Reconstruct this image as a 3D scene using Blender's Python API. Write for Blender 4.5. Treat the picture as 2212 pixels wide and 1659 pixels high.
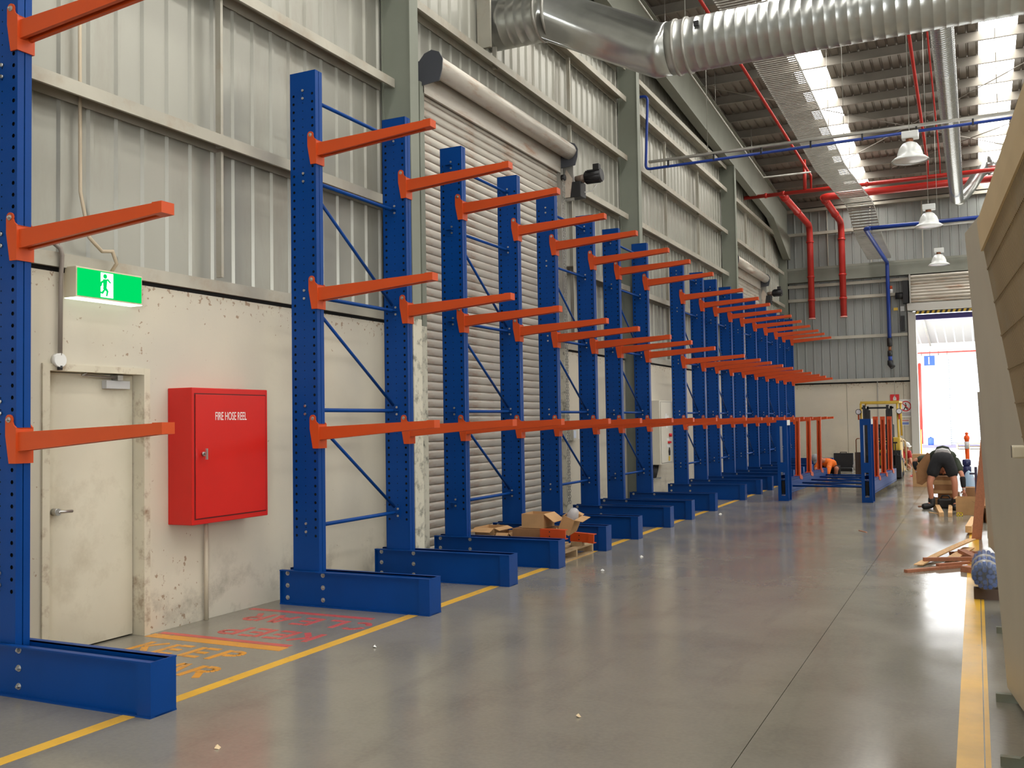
import bpy, bmesh, math, random
from mathutils import Vector, Matrix
random.seed(7)
PI = math.pi
S = bpy.context.scene
for o in list(bpy.data.objects): bpy.data.objects.remove(o)
COL = S.collection

# ------------------------------------------------------------------ camera
cam_d = bpy.data.cameras.new('camera'); cam = bpy.data.objects.new('camera', cam_d); COL.objects.link(cam)
cam_d.sensor_width = 36.0; cam_d.lens = 2087.08/2212*36; cam_d.clip_start = 0.05; cam_d.clip_end = 300
YAW, PITCH, ROLL = -0.446925, 0.0403305, -0.0166553
fw = Vector((math.sin(YAW)*math.cos(PITCH), math.cos(YAW)*math.cos(PITCH), math.sin(PITCH)))
rt = Vector((math.cos(YAW), -math.sin(YAW), 0)); up = rt.cross(fw)
r2 = rt*math.cos(ROLL)+up*math.sin(ROLL); u2 = up*math.cos(ROLL)-rt*math.sin(ROLL)
mw = Matrix.Identity(4)
for i in range(3): mw[i][0] = r2[i]; mw[i][1] = u2[i]; mw[i][2] = -fw[i]
mw[2][3] = 1.62
cam.matrix_world = mw
S.camera = cam

# ------------------------------------------------------------------ world, sun, exposure
S.view_settings.view_transform = 'Standard'; S.view_settings.look = 'None'
S.view_settings.gamma = 1.0; S.view_settings.use_curve_mapping = False
S.view_settings.exposure = 0.10
SKY_STRENGTH = 15.0   # bright hazy white sky, no direct sun in view
SKYLIGHT = 13.0
w = bpy.data.worlds.new('world'); S.world = w; w.use_nodes = True
bg = w.node_tree.nodes['Background']; bg.inputs[0].default_value = (0.98, 0.99, 1.0, 1); bg.inputs[1].default_value = SKY_STRENGTH
S.cycles.max_bounces = 8; S.cycles.diffuse_bounces = 5; S.cycles.glossy_bounces = 4
S.cycles.transparent_max_bounces = 6; S.cycles.transmission_bounces = 3
S.cycles.caustics_reflective = False; S.cycles.caustics_refractive = False
S.cycles.sample_clamp_indirect = 2.5
S.cycles.use_denoising = True

# ------------------------------------------------------------------ materials
def lin(c):
    return tuple(((v/255)/12.92 if v/255 <= .04045 else (((v/255)+.055)/1.055)**2.4) for v in c)
MATS = {}
def mat(name, rgb, rough=.5, metal=0.0, var=0.0, vs=4.0, bump=0.0, bs=40.0, spec=.5, dirt=None, dirt_amt=.0, dirt_s=6.0, coat=0.0, emis=0.0, alpha=1.0, stretch=None):
    m = bpy.data.materials.new(name); m.use_nodes = True; nt = m.node_tree; N = nt.nodes; L = nt.links
    b = N['Principled BSDF']; c = lin(rgb)
    b.inputs['Base Color'].default_value = (*c, 1); b.inputs['Roughness'].default_value = rough
    b.inputs['Metallic'].default_value = metal; b.inputs['Specular IOR Level'].default_value = spec
    if coat: b.inputs['Coat Weight'].default_value = coat; b.inputs['Coat Roughness'].default_value = .12
    if alpha < 1: b.inputs['Alpha'].default_value = alpha
    if emis:
        b.inputs['Emission Color'].default_value = (*c, 1); b.inputs['Emission Strength'].default_value = emis
    if var or bump or dirt:
        tc = N.new('ShaderNodeTexCoord'); src = tc.outputs['Object']
        if stretch:
            mp = N.new('ShaderNodeMapping'); mp.inputs['Scale'].default_value = stretch; L.new(src, mp.inputs[0]); src = mp.outputs[0]
    col = None
    if var:
        n = N.new('ShaderNodeTexNoise'); n.inputs['Scale'].default_value = vs; n.inputs['Detail'].default_value = 5; L.new(src, n.inputs[0])
        r = N.new('ShaderNodeValToRGB'); r.color_ramp.elements[0].position = .3; r.color_ramp.elements[1].position = .7
        r.color_ramp.elements[0].color = (*[v*(1-var) for v in c], 1); r.color_ramp.elements[1].color = (*[min(1, v*(1+var)) for v in c], 1)
        L.new(n.outputs[0], r.inputs[0]); col = r.outputs[0]; L.new(col, b.inputs['Base Color'])
    if dirt:
        n = N.new('ShaderNodeTexNoise'); n.inputs['Scale'].default_value = dirt_s; n.inputs['Detail'].default_value = 8; n.inputs['Roughness'].default_value = .65; L.new(src, n.inputs[0])
        r = N.new('ShaderNodeValToRGB'); r.color_ramp.elements[0].position = .52; r.color_ramp.elements[1].position = .72
        r.color_ramp.elements[0].color = (0, 0, 0, 1); r.color_ramp.elements[1].color = (dirt_amt,)*3+(1,)
        L.new(n.outputs[0], r.inputs[0])
        mx = N.new('ShaderNodeMix'); mx.data_type = 'RGBA'; L.new(r.outputs[0], mx.inputs[0])
        if col: L.new(col, mx.inputs[6])
        else: mx.inputs[6].default_value = (*c, 1)
        mx.inputs[7].default_value = (*lin(dirt), 1); L.new(mx.outputs[2], b.inputs['Base Color'])
    if bump:
        n = N.new('ShaderNodeTexNoise'); n.inputs['Scale'].default_value = bs; n.inputs['Detail'].default_value = 3; L.new(src, n.inputs[0])
        bp = N.new('ShaderNodeBump'); bp.inputs['Strength'].default_value = bump; bp.inputs['Distance'].default_value = .01
        L.new(n.outputs[0], bp.inputs['Height']); L.new(bp.outputs[0], b.inputs['Normal'])
    MATS[name] = m
    return m

BLUE = mat('rack_blue_paint', (0, 60, 130), .42, spec=.22, var=.08, vs=2, bump=.04, bs=120)
ORANGE = mat('arm_orange_paint', (198, 76, 30), .42, spec=.35, var=.05, vs=3, bump=.03, bs=120)
ZINC = mat('zinc_bolt', (190, 190, 188), .3, metal=.9)
GALV = mat('galvanised_steel', (168, 166, 158), .42, metal=.55, var=.12, vs=5, bump=.05, bs=30)
CLAD = mat('wall_cladding_steel', (164, 163, 152), .36, metal=.35, var=.06, vs=1.3, dirt=(120, 108, 90), dirt_amt=.35, dirt_s=1.6, stretch=(1, 1, .25))
CLAD_END = mat('end_wall_cladding_steel', (150, 154, 150), .45, metal=.3, var=.08, vs=1.0, dirt=(110, 100, 90), dirt_amt=.35, dirt_s=1.2, stretch=(1, 1, .3))
ROOF = mat('roof_sheet_steel', (140, 132, 122), .5, metal=.3, var=.12, vs=1.0)
PURLIN = mat('purlin_galvanised', (138, 132, 122), .5, metal=.4, var=.12, vs=2)
GIRT = mat('girt_galvanised', (176, 172, 158), .5, metal=.35, var=.12, vs=2.0, dirt=(150, 120, 90), dirt_amt=.4, dirt_s=3)
COLUMN = mat('column_grey_green_paint', (128, 132, 119), .55, var=.06, vs=2)
RAFTER = mat('rafter_grey_paint', (132, 134, 122), .55, var=.08, vs=2)
DARKGAP = mat('dark_gap', (16, 15, 14), .9)
DARK = mat('black_plastic', (26, 26, 28), .5)
BLACKCLOTH = mat('black_cloth', (30, 30, 33), .9, var=.2, vs=30)
WHITE = mat('white_paint', (225, 225, 220), .45)
RED = mat('cabinet_red_enamel', (196, 24, 16), .35, var=.04, vs=3)
PIPE_RED = mat('pipe_red_paint', (184, 42, 33), .38, var=.06, vs=3)
PIPE_BLUE = mat('pipe_blue_paint', (24, 60, 150), .35)
DOORPAINT = mat('door_cream_paint', (206, 199, 178), .5, var=.05, vs=2, dirt=(150, 134, 104), dirt_amt=.45, dirt_s=2.2)
FRAMEPAINT = mat('door_frame_paint', (206, 198, 176), .5, var=.05, dirt=(120, 84, 52), dirt_amt=.8, dirt_s=7)
DUCT = mat('duct_galvanised', (188, 190, 186), .28, metal=.85, var=.12, vs=3, bump=.12, bs=10)
SPIRAL = mat('spiral_duct_metal', (205, 208, 208), .2, metal=.9)
SLAT = mat('roller_slat_steel', (196, 190, 178), .42, metal=.35, var=.08, vs=2, dirt=(158, 112, 74), dirt_amt=.75, dirt_s=1.8, stretch=(1, 1, 6))
JAMB = mat('flaking_white_jamb', (205, 202, 184), .6, dirt=(74, 76, 66), dirt_amt=1.0, dirt_s=9)
CARD = mat('cardboard', (186, 146, 100), .8, var=.08, vs=8)
CARD_D = mat('cardboard_dark', (150, 108, 70), .8, var=.1, vs=8)
TIMBER = mat('pine_timber', (222, 178, 126), .7, var=.12, vs=6, stretch=(8, 1, 8))
TIMBER_D = mat('reddish_timber', (172, 112, 82), .7, var=.12, vs=6, stretch=(8, 1, 8))
PALLET = mat('weathered_pallet_wood', (170, 146, 112), .8, var=.2, vs=10)
SKIN = mat('skin', (196, 132, 104), .55)
HIVIS = mat('orange_hi_vis_cloth', (255, 122, 30), .75, var=.06, vs=12)
SILVER = mat('reflective_tape', (205, 205, 205), .4)
FKYEL = mat('forklift_yellow_paint', (214, 178, 62), .45, var=.05)
RUBBER = mat('tyre_rubber', (28, 27, 26), .75)
SIGNBLUE = mat('sign_blue', (30, 70, 190), .5)
SIGNRED = mat('sign_red', (204, 30, 34), .5)
TAN = mat('tan_board_edge', (226, 202, 162), .6, var=.05, vs=4)
PALE = mat('pale_laminate_board', (204, 196, 178), .5, var=.05, vs=2.0)
CABGREY = mat('electrical_cabinet_grey', (206, 202, 188), .5)
YELLOWP = mat('level_yellow', (232, 206, 40), .5)
LAMPW = mat('lamp_white_acrylic', (226, 228, 224), .25, spec=.6)
BRONZE = mat('copper_rail', (150, 96, 66), .4, metal=.5)
PLASTIC = mat('clear_wrap', (205, 214, 226), .12, alpha=.17, spec=.8)
OUTWALL = mat('outside_wall', (225, 226, 224), .7)
OUTGROUND = mat('outside_concrete', (215, 212, 204), .8)

def emission(name, rgb, st, front=True):
    m = bpy.data.materials.new(name); m.use_nodes = True; nt = m.node_tree; nt.nodes.clear()
    e = nt.nodes.new('ShaderNodeEmission'); e.inputs[0].default_value = (*lin(rgb), 1); e.inputs[1].default_value = st
    o = nt.nodes.new('ShaderNodeOutputMaterial'); nt.links.new(e.outputs[0], o.inputs[0]); return m
SKYM = emission('translucent_rooflight', (255, 252, 246), SKYLIGHT)
FILL_GLOW = emission('added_fill_glow', (255, 251, 243), 3.5)  # emission of the fill panels added on the unseen right wall
SIGNG = emission('exit_sign_green_lit', (0, 190, 88), 1.35)
SIGNW = emission('exit_sign_white_lit', (240, 255, 240), 1.6)

def concrete_wall_mat():
    m = bpy.data.materials.new('painted_concrete_wall'); m.use_nodes = True; nt = m.node_tree; N = nt.nodes; L = nt.links
    b = N['Principled BSDF']; b.inputs['Roughness'].default_value = .6; b.inputs['Specular IOR Level'].default_value = .35
    g = N.new('ShaderNodeNewGeometry'); sep = N.new('ShaderNodeSeparateXYZ'); L.new(g.outputs['Position'], sep.inputs[0])
    def noise(s, d=5, r=.5, sc=None):
        n = N.new('ShaderNodeTexNoise'); n.inputs['Scale'].default_value = s; n.inputs['Detail'].default_value = d; n.inputs['Roughness'].default_value = r
        if sc:
            mp = N.new('ShaderNodeMapping'); mp.inputs['Scale'].default_value = sc; L.new(g.outputs['Position'], mp.inputs[0]); L.new(mp.outputs[0], n.inputs[0])
        else: L.new(g.outputs['Position'], n.inputs[0])
        return n.outputs[0]
    def mp(src, a, bb, c=0., d=1.):
        k = N.new('ShaderNodeMapRange'); k.clamp = True; L.new(src, k.inputs[0])
        for i, v in zip((1, 2, 3, 4), (a, bb, c, d)): k.inputs[i].default_value = v
        return k.outputs[0]
    def ma(op, a, bb):
        k = N.new('ShaderNodeMath'); k.operation = op
        for i, v in ((0, a), (1, bb)):
            if isinstance(v, (int, float)): k.inputs[i].default_value = v
            else: L.new(v, k.inputs[i])
        return k.outputs[0]
    def mix(f, a, bb):
        k = N.new('ShaderNodeMix'); k.data_type = 'RGBA'
        if isinstance(f, float): k.inputs[0].default_value = f
        else: L.new(f, k.inputs[0])
        for i, v in ((6, a), (7, bb)):
            if isinstance(v, tuple): k.inputs[i].default_value = (*lin(v), 1)
            else: L.new(v, k.inputs[i])
        return k.outputs[2]
    base = mix(mp(noise(.9), .35, .65), (208, 200, 180), (197, 191, 175))
    base = mix(mp(noise(.7, 6, .6, (.3, 1, 1)), .5, .75, 0, .35), base, (170, 160, 140))
    # brown speckles of mud and rust: near the top edge and around the door, sparse elsewhere
    top = mp(sep.outputs[2], 2.45, 2.76)
    dl = ma('MULTIPLY', mp(sep.outputs[1], 5.0, 5.75), mp(sep.outputs[1], 6.5, 6.1))
    low = ma('MULTIPLY', ma('MULTIPLY', dl, .72), mp(sep.outputs[2], 1.0, .5))
    near = ma('MULTIPLY', mp(sep.outputs[1], 5.85, 5.66), mp(sep.outputs[1], 5.3, 5.6, .35, 1.))
    m1 = ma('MAXIMUM', ma('MAXIMUM', top, low), ma('MULTIPLY', near, .75))
    thr = ma('SUBTRACT', .715, ma('MULTIPLY', m1, .15))
    sp = mp(ma('SUBTRACT', noise(17, 4, .6), thr), 0, .035)
    sp2 = mp(ma('SUBTRACT', noise(7, 6, .7), ma('SUBTRACT', .78, ma('MULTIPLY', m1, .17))), 0, .05, 0, .8)
    base = mix(ma('MULTIPLY', ma('MAXIMUM', sp, sp2), .75), base, (140, 108, 80))
    # scuffed grey band low down
    sc = ma('MULTIPLY', mp(sep.outputs[2], .75, .2), mp(noise(2.2, 8, .7), .52, .68))
    base = mix(ma('MULTIPLY', sc, .55), base, (120, 112, 98))
    L.new(base, b.inputs['Base Color'])
    bp = N.new('ShaderNodeBump'); bp.inputs['Strength'].default_value = .08; bp.inputs['Distance'].default_value = .01
    L.new(noise(25), bp.inputs['Height']); L.new(bp.outputs[0], b.inputs['Normal'])
    return m
CONC = concrete_wall_mat()

def floor_mat(name, paint=None):
    m = bpy.data.materials.new(name); m.use_nodes = True; nt = m.node_tree; N = nt.nodes; L = nt.links
    b = N['Principled BSDF']; g = N.new('ShaderNodeNewGeometry')
    def noise(s, d=6, r=.55, sc=None, rot=0):
        n = N.new('ShaderNodeTexNoise'); n.inputs['Scale'].default_value = s; n.inputs['Detail'].default_value = d; n.inputs['Roughness'].default_value = r
        if sc:
            mp = N.new('ShaderNodeMapping'); mp.inputs['Scale'].default_value = sc; mp.inputs['Rotation'].default_value = (0, 0, rot)
            L.new(g.outputs['Position'], mp.inputs[0]); L.new(mp.outputs[0], n.inputs[0])
        else: L.new(g.outputs['Position'], n.inputs[0])
        return n.outputs[0]
    def mp(src, a, bb, c=0., d=1.):
        k = N.new('ShaderNodeMapRange'); k.clamp = True; L.new(src, k.inputs[0])
        for i, v in zip((1, 2, 3, 4), (a, bb, c, d)): k.inputs[i].default_value = v
        return k.outputs[0]
    def mix(f, a, bb):
        k = N.new('ShaderNodeMix'); k.data_type = 'RGBA'; L.new(f, k.inputs[0])
        for i, v in ((6, a), (7, bb)):
            if isinstance(v, tuple): k.inputs[i].default_value = (*lin(v), 1)
            else: L.new(v, k.inputs[i])
        return k.outputs[2]
    base = mix(mp(noise(.55), .3, .7), (139, 135, 122), (123, 120, 109))
    base = mix(mp(noise(1.6, 8, .65), .48, .75, 0, .55), base, (109, 105, 95))
    base = mix(mp(noise(1.1, 7, .6, (3.2, .5, 1), .5), .55, .75, 0, .4), base, (99, 95, 87))
    base = mix(mp(noise(40, 3), .35, .75, 0, .22), base, (158, 150, 134))
    if paint:
        wear = mp(noise(9, 8, .7), .30 if paint[3] else .33, .36 if paint[3] else .42)
        p2 = mix(mp(noise(3, 6, .6), .3, .8), paint[0:3], tuple(int(v*.86) for v in paint[0:3]))
        base = mix(wear, base, p2)
    L.new(base, b.inputs['Base Color'])
    r = mp(noise(1.2, 6, .6), .3, .7, .12 if not paint else .29, .245 if not paint else .4)
    L.new(r, b.inputs['Roughness']); b.inputs['Specular IOR Level'].default_value = .5
    bp = N.new('ShaderNodeBump'); bp.inputs['Strength'].default_value = .05; bp.inputs['Distance'].default_value = .004
    L.new(noise(14, 4), bp.inputs['Height']); L.new(bp.outputs[0], b.inputs['Normal'])
    return m
FLOORM = floor_mat('polished_concrete_floor')
YELLOW = floor_mat('yellow_line_paint', (236, 184, 58, 1))
ORPAINT = floor_mat('amber_stencil_paint', (226, 156, 48, 0))
REDPAINT = floor_mat('faded_red_stencil_paint', (204, 92, 84, 0))

# ------------------------------------------------------------------ mesh helpers
class MB:
    def __init__(s): s.v = []; s.f = []; s.sm = []
    def add(s, vs, fs, smooth=False, M=None):
        k = len(s.v)
        for p in vs: s.v.append(tuple(M @ Vector(p)) if M else tuple(p))
        for f in fs: s.f.append([i+k for i in f]); s.sm.append(smooth)
        return s
    def box(s, x0, x1, y0, y1, z0, z1, M=None):
        vs = [(x, y, z) for z in (z0, z1) for y in (y0, y1) for x in (x0, x1)]
        return s.add(vs, [(0, 2, 3, 1), (4, 5, 7, 6), (0, 1, 5, 4), (2, 6, 7, 3), (0, 4, 6, 2), (1, 3, 7, 5)], M=M)
    def hexa(s, p):   # 8 points: bottom 4 (ccw seen from above), top 4
        return s.add(p, [(3, 2, 1, 0), (4, 5, 6, 7), (0, 1, 5, 4), (1, 2, 6, 5), (2, 3, 7, 6), (3, 0, 4, 7)])
    def prism(s, pts, axis, a, b, M=None):
        n = len(pts)
        def P(q, t): return {'x': (t, q[0], q[1]), 'y': (q[0], t, q[1]), 'z': (q[0], q[1], t)}[axis]
        vs = [P(q, a) for q in pts]+[P(q, b) for q in pts]
        fs = [list(range(n))[::-1], list(range(n, 2*n))]+[(i, (i+1) % n, n+(i+1) % n, n+i) for i in range(n)]
        return s.add(vs, fs, M=M)
    def tube(s, pts, r, seg=10, caps=True, smooth=True):
        pts = [Vector(p) for p in pts]; n = len(pts); rs = r if isinstance(r, (list, tuple)) else [r]*n
        k = len(s.v); t0 = (pts[1]-pts[0]).normalized()
        a = Vector((0, 0, 1)) if abs(t0.z) < .9 else Vector((1, 0, 0)); u = t0.cross(a).normalized()
        for i, p in enumerate(pts):
            t = ((pts[min(i+1, n-1)]-p).normalized()+(p-pts[max(i-1, 0)]).normalized())
            t = t.normalized() if t.length > 1e-6 else t0
            u = (u-t*u.dot(t)).normalized(); v = t.cross(u)
            sc = 1.0
            if 0 < i < n-1:
                c = (pts[i+1]-p).normalized().dot(t); sc = 1/max(c, .5)
            for j in range(seg):
                q = 2*PI*j/seg; s.v.append(tuple(p+(u*math.cos(q)+v*math.sin(q))*rs[i]*1.0*(sc if sc < 1.3 else 1.3)))
        for i in range(n-1):
            for j in range(seg):
                s.f.append([k+i*seg+j, k+i*seg+(j+1) % seg, k+(i+1)*seg+(j+1) % seg, k+(i+1)*seg+j]); s.sm.append(smooth)
        if caps:
            s.f.append([k+j for j in range(seg)][::-1]); s.sm.append(False)
            s.f.append([k+(n-1)*seg+j for j in range(seg)]); s.sm.append(False)
        return s
    def cyl(s, c0, c1, r, seg=12, r1=None): return s.tube([c0, c1], [r, r if r1 is None else r1], seg)
    def lathe(s, prof, c=(0, 0, 0), seg=24, M=None):   # prof: list (r,z)
        k = len(s.v); n = len(prof)
        for r, z in prof:
            for j in range(seg):
                q = 2*PI*j/seg; p = (c[0]+r*math.cos(q), c[1]+r*math.sin(q), c[2]+z); s.v.append(tuple(M @ Vector(p)) if M else p)
        for i in range(n-1):
            for j in range(seg):
                s.f.append([k+i*seg+j, k+i*seg+(j+1) % seg, k+(i+1)*seg+(j+1) % seg, k+(i+1)*seg+j]); s.sm.append(True)
        return s
    def quad(s, a, b, c, d): return s.add([a, b, c, d], [(0, 1, 2, 3)])
    def mesh(s, name, m):
        me = bpy.data.meshes.new(name); me.from_pydata(s.v, [], s.f); me.materials.append(m)
        me.polygons.foreach_set('use_smooth', s.sm); me.update(); return me
    def build(s, name, m, parent=None, loc=None, rot=None, bevel=0, label=None):
        return obj(name, s.mesh(name, m), parent, loc, rot, bevel, label)
def obj(name, me, parent=None, loc=None, rot=None, bevel=0, label=None):
    o = bpy.data.objects.new(name, me); COL.objects.link(o)
    if parent: o.parent = parent
    if loc: o.location = loc
    if rot: o.rotation_euler = rot
    if bevel:
        b = o.modifiers.new('bevel', 'BEVEL'); b.width = bevel; b.segments = 2; b.limit_method = 'ANGLE'; b.angle_limit = .6
    if label: o['label'] = label
    return o
def tag(o, label, cat, group=None, kind=None):
    o['label'] = label; o['category'] = cat
    if group: o['group'] = group
    if kind: o['kind'] = kind
    return o
def thing(name, label, cat, loc=(0, 0, 0), rz=0, group=None, rot=None):
    o = bpy.data.objects.new(name, None); COL.objects.link(o); o.location = loc; o.rotation_euler = rot if rot else (0, 0, rz)
    o.empty_display_size = .2
    return tag(o, label, cat, group)
def struct(o, kind='structure'): o['kind'] = kind; return o
def sroot(name, loc=(0, 0, 0)):
    o = bpy.data.objects.new(name, None); COL.objects.link(o); o.location = loc; o['kind'] = 'structure'; return o
def box(x0, x1, y0, y1, z0, z1): return MB().box(x0, x1, y0, y1, z0, z1)
def text(name, body, size, m, parent, loc, rot, sx=1.0, depth=.0012, align='LEFT'):
    c = bpy.data.curves.new(name, 'FONT'); c.body = body; c.size = size; c.extrude = depth; c.align_x = align; c.resolution_u = 3
    t = bpy.data.objects.new('t', c); COL.objects.link(t); bpy.context.view_layer.update()
    me = bpy.data.meshes.new_from_object(t.evaluated_get(bpy.context.evaluated_depsgraph_get()))
    bpy.data.objects.remove(t); me.name = name; me.materials.clear(); me.materials.append(m)
    o = obj(name, me, parent, loc, rot); o.scale = (sx, 1, 1); return o

W = -5.95          # inner face of the left wall
YE = 34.5          # inner face of the end wall
ROOF_S = .0615
def rz(y): return 9.1+ROOF_S*(34.5-y)
XR = 15.5; YB = -9.0

# ================================================================== FLOOR
fl = box(-7, XR, YB, YE+.3, -.3, -.02).build('floor', mat('joint_filler', (108, 104, 95), .8)); struct(fl)
for (x0, x1) in ((-6.2, -1.082), (-1.078, 5.4), (5.404, XR)):
    for (y0, y1) in ((YB, 2.0), (2.003, 12.6), (12.603, 23.2), (23.203, YE+.3)):
        box(x0, x1, y0, y1, -.03, 0).build('slab', FLOORM, fl)
# painted lines
def line(x0, x1, y0, y1, m, z=.0016):
    n = max(1, int((y1-y0)/4)); b = MB(); b.box(x0, x1, y0, y1, 0, z); return b.build('painted_line', m, fl)
line(-4.42, -4.325, -3, 33.5, YELLOW)
line(-.135, -.018, -3, 15.6, YELLOW); line(-.012, .012, -3, 11.0, YELLOW)
line(-5.92, -4.60, 5.62, 5.735, ORPAINT, .0014)
line(-5.90, -4.62, 5.745, 5.81, REDPAINT, .0014); line(-5.90, -4.60, 6.80, 6.87, REDPAINT, .0014)
def stroke(b, pts, wd):
    # thick polyline on the floor plane
    for (x0, y0), (x1, y1) in zip(pts[:-1], pts[1:]):
        d = Vector((x1-x0, y1-y0, 0)); n = Vector((-d.y, d.x, 0)).normalized()*wd/2
        a = [Vector((x0, y0, 0))-n, Vector((x1, y1, 0))-n, Vector((x1, y1, 0))+n, Vector((x0, y0, 0))+n]
        b.hexa([tuple(p) for p in a]+[(p.x, p.y, .0016) for p in a])
def arc(cx, cy, rx, ry, a0, a1, n=7): return [(cx+rx*math.cos(math.radians(a0+(a1-a0)*i/n)), cy+ry*math.sin(math.radians(a0+(a1-a0)*i/n))) for i in range(n+1)]
GL = {'K': [[(.1, 0), (.1, 1)], [(.26, .5), (.75, 1)], [(.36, .44), (.78, 0)]],
      'E': [[(.1, 0), (.1, 1)], [(.27, .93), (.75, .93)], [(.27, .5), (.68, .5)], [(.27, .07), (.75, .07)]],
      'P': [[(.1, 0), (.1, 1)], [(.26, .93)]+arc(.45, .72, .27, .21, 90, -90)+[(.26, .51)]],
      'C': [arc(.45, .52, .36, .42, 50, 165), arc(.45, .48, .36, .42, 195, 310)],
      'L': [[(.1, 0), (.1, 1)], [(.27, .07), (.75, .07)]],
      'A': [[(.08, 0), (.40, 1)], [(.52, 1), (.82, 0)], [(.34, .33), (.60, .33)]],
      'R': [[(.1, 0), (.1, 1)], [(.26, .93)]+arc(.45, .73, .26, .20, 90, -90)+[(.26, .53)], [(.45, .44), (.76, 0)]]}
def stencil(word, ox, oy, wl, h, pitch, m, flip=False):
    for i, ch in enumerate(word):
        b = MB()
        for st in GL[ch]:
            pts = [(p[0]*wl+i*pitch, p[1]*h) for p in st]
            if flip: pts = [(-x, -y) for x, y in pts]
            stroke(b, [(x+ox, y+oy) for x, y in pts], .052)
        b.build('stencil_letter', m, fl)
stencil('KEEP', -5.72, 5.24, .24, .27, .255, ORPAINT)
stencil('CLEAR', -5.83, 4.82, .24, .27, .255, ORPAINT)
stencil('KEEP', -4.60, 6.20, .24, .27, .235, REDPAINT, True)
stencil('CLEAR', -4.46, 6.69, .24, .27, .255, REDPAINT, True)

# ================================================================== LEFT WALL
wl = sroot('wall_left'); fr = sroot('steel_framing')
def corr(b, plane, a0, a1, z0, z1, pitch=.264, d=.022, rib=.07, at=None):
    # trapezoidal ribs standing out; plane 'x' (runs along y) or 'y' (runs along x)
    n = max(1, int(round((a1-a0)/pitch))); p = (a1-a0)/n; prof = []
    for i in range(n):
        s0 = a0+i*p
        prof += [(s0, 0), (s0+p-rib, 0), (s0+p-rib+.018, d), (s0+p-.018, d)]
    prof.append((a1, 0)); k = len(b.v)
    for (t, o) in prof:
        for z in (z0, z1): b.v.append((at+o, t, z) if plane == 'x' else (t, at-o, z))
    for i in range(len(prof)-1):
        q = [k+2*i, k+2*i+1, k+2*i+3, k+2*i+2]; b.f.append(q if plane == 'y' else q[::-1]); b.sm.append(False)
XC = -6.02   # cladding plane
for (y0, y1, z0) in ((-9, 1.0, 2.8), (1.0, 9.2, 2.8), (9.2, 9.86, 2.8), (9.86, 14.35, 5.9), (14.35, 17.4, 2.8), (17.4, 25.6, 2.8), (25.6, 25.9, 2.8), (25.9, 30.4, 5.9), (30.4, 34.0, 2.8)):
    yy = y0
    while yy < y1-.01:      # sheets about one bay third wide, lapped at a rib
        y2 = min(y1, yy+2.64) if y1-yy > 3.2 else y1
        ztop = rz(yy)-.05
        if yy < 12.35 < y2+3 and yy+2.7 > 11.6 and False: pass
        b = MB(); corr(b, 'x', yy, y2, z0, ztop, at=XC); b.build('cladding_sheet', CLAD, wl); yy = y2
# dark backing behind the sheets so that no light leaks
box(-6.35, -6.15, YB, 36, 0, 12).build('backing', DARKGAP, wl)
# concrete panels with openings for the door and the two roller doors
for (y0, y1, z0, z1) in ((YB, .95, 0, 2.765), (.96, 4.76, 0, 2.765), (4.76, 5.655, 2.075, 2.765), (5.655, 9.86, 0, 2.765), (14.35, 17.45, 0, 2.765), (17.46, 21.5, 0, 2.765), (21.51, 25.9, 0, 2.765), (30.4, 34.5, 0, 2.765)):
    box(-6.15, W, y0, y1, z0, z1).build('concrete_panel', CONC, wl)
box(-6.14, -5.965, YB, 9.86, 2.765, 2.80).build('dark_joint', DARKGAP, wl)
for a, c in ((14.35, 25.9), (30.4, 34)): box(-6.14, -5.965, a, c, 2.765, 2.80).build('dark_joint', DARKGAP, wl)
# girts
def girt(y0, y1, z, h=.10, x0=-5.99, x1=-5.79):
    b = MB(); b.box(x0, x1, y0, y1, z+h-.008, z+h); b.box(x1-.006, x1, y0, y1, z, z+h-.008); b.box(x0, x0+.006, y0, y1, z, z+h-.008)
    b.box(x1-.024, x1-.006, y0, y1, z, z+.006); return b.build('girt', GIRT, fr)
for (a, c) in ((-9, .9), (1.1, 9.15), (9.4, 17.3), (17.55, 25.55), (25.8, 33.9)):
    for z in (4.05, 5.42, 6.54, 7.67, 8.28):
        if z == 4.05 and (a == 9.4 or a == 25.8):
            girt(14.45 if a == 9.4 else 30.5, c, z); continue
        if z == 5.42 and a == 9.4: girt(14.45, c, z); continue
        if z == 5.42 and a == 25.8: girt(30.5, c, z); continue
        if z < rz(c)-1.0 or z < 7.8: girt(a, c, z)
for a, c in ((YB, 9.8), (14.4, 25.85), (30.4, 33.9)):
    box(-5.99, -5.925, a, c, 2.80, 2.905).build('girt', GIRT, fr)
# bridging channels between the girts
for y in (3.73, 6.46, 11.93, 14.66, 20.13, 22.86, 28.3, 31.0):
    zs = [2.91, 4.05, 5.42, 6.54, 7.67]
    for za, zb in zip(zs[:-1], zs[1:]):
        if y in (11.93, 28.3) and za < 5.5: continue
        box(-5.93, -5.87, y-.015, y+.015, za+.02, zb-.02).build('bridging', GIRT, fr)
# steel columns (I sections)
def column(y, zt):
    r = sroot('steel_column', (0, y, 0)); b = MB()
    b.box(-5.615, -5.60, 0, .18, 0, zt); b.build('flange', COLUMN, r)
    b = MB(); b.box(-5.96, -5.615, .02, .032, 0, zt); b.box(-5.98, -5.96, 0, .18, 0, zt); b.build('web', COLUMN, r)
    box(-5.99, -5.55, -.05, .23, 0, .02).build('base_plate', COLUMN, r); return r
for y, zt in ((1.0, 10.2), (9.17, 9.45), (17.35, 8.95), (25.6, 8.4)):
    r = column(y, zt)
    if y == 9.17: box(-5.618, -5.596, -.003, .183, 0.021, 2.80).build('flaking_lower_flange', JAMB, r)
r = sroot('steel_column', (0, 34.1, 0)); box(-6.12, -5.76, 0, .3, 0, 8.2).build('corner_column', COLUMN, r)

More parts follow.
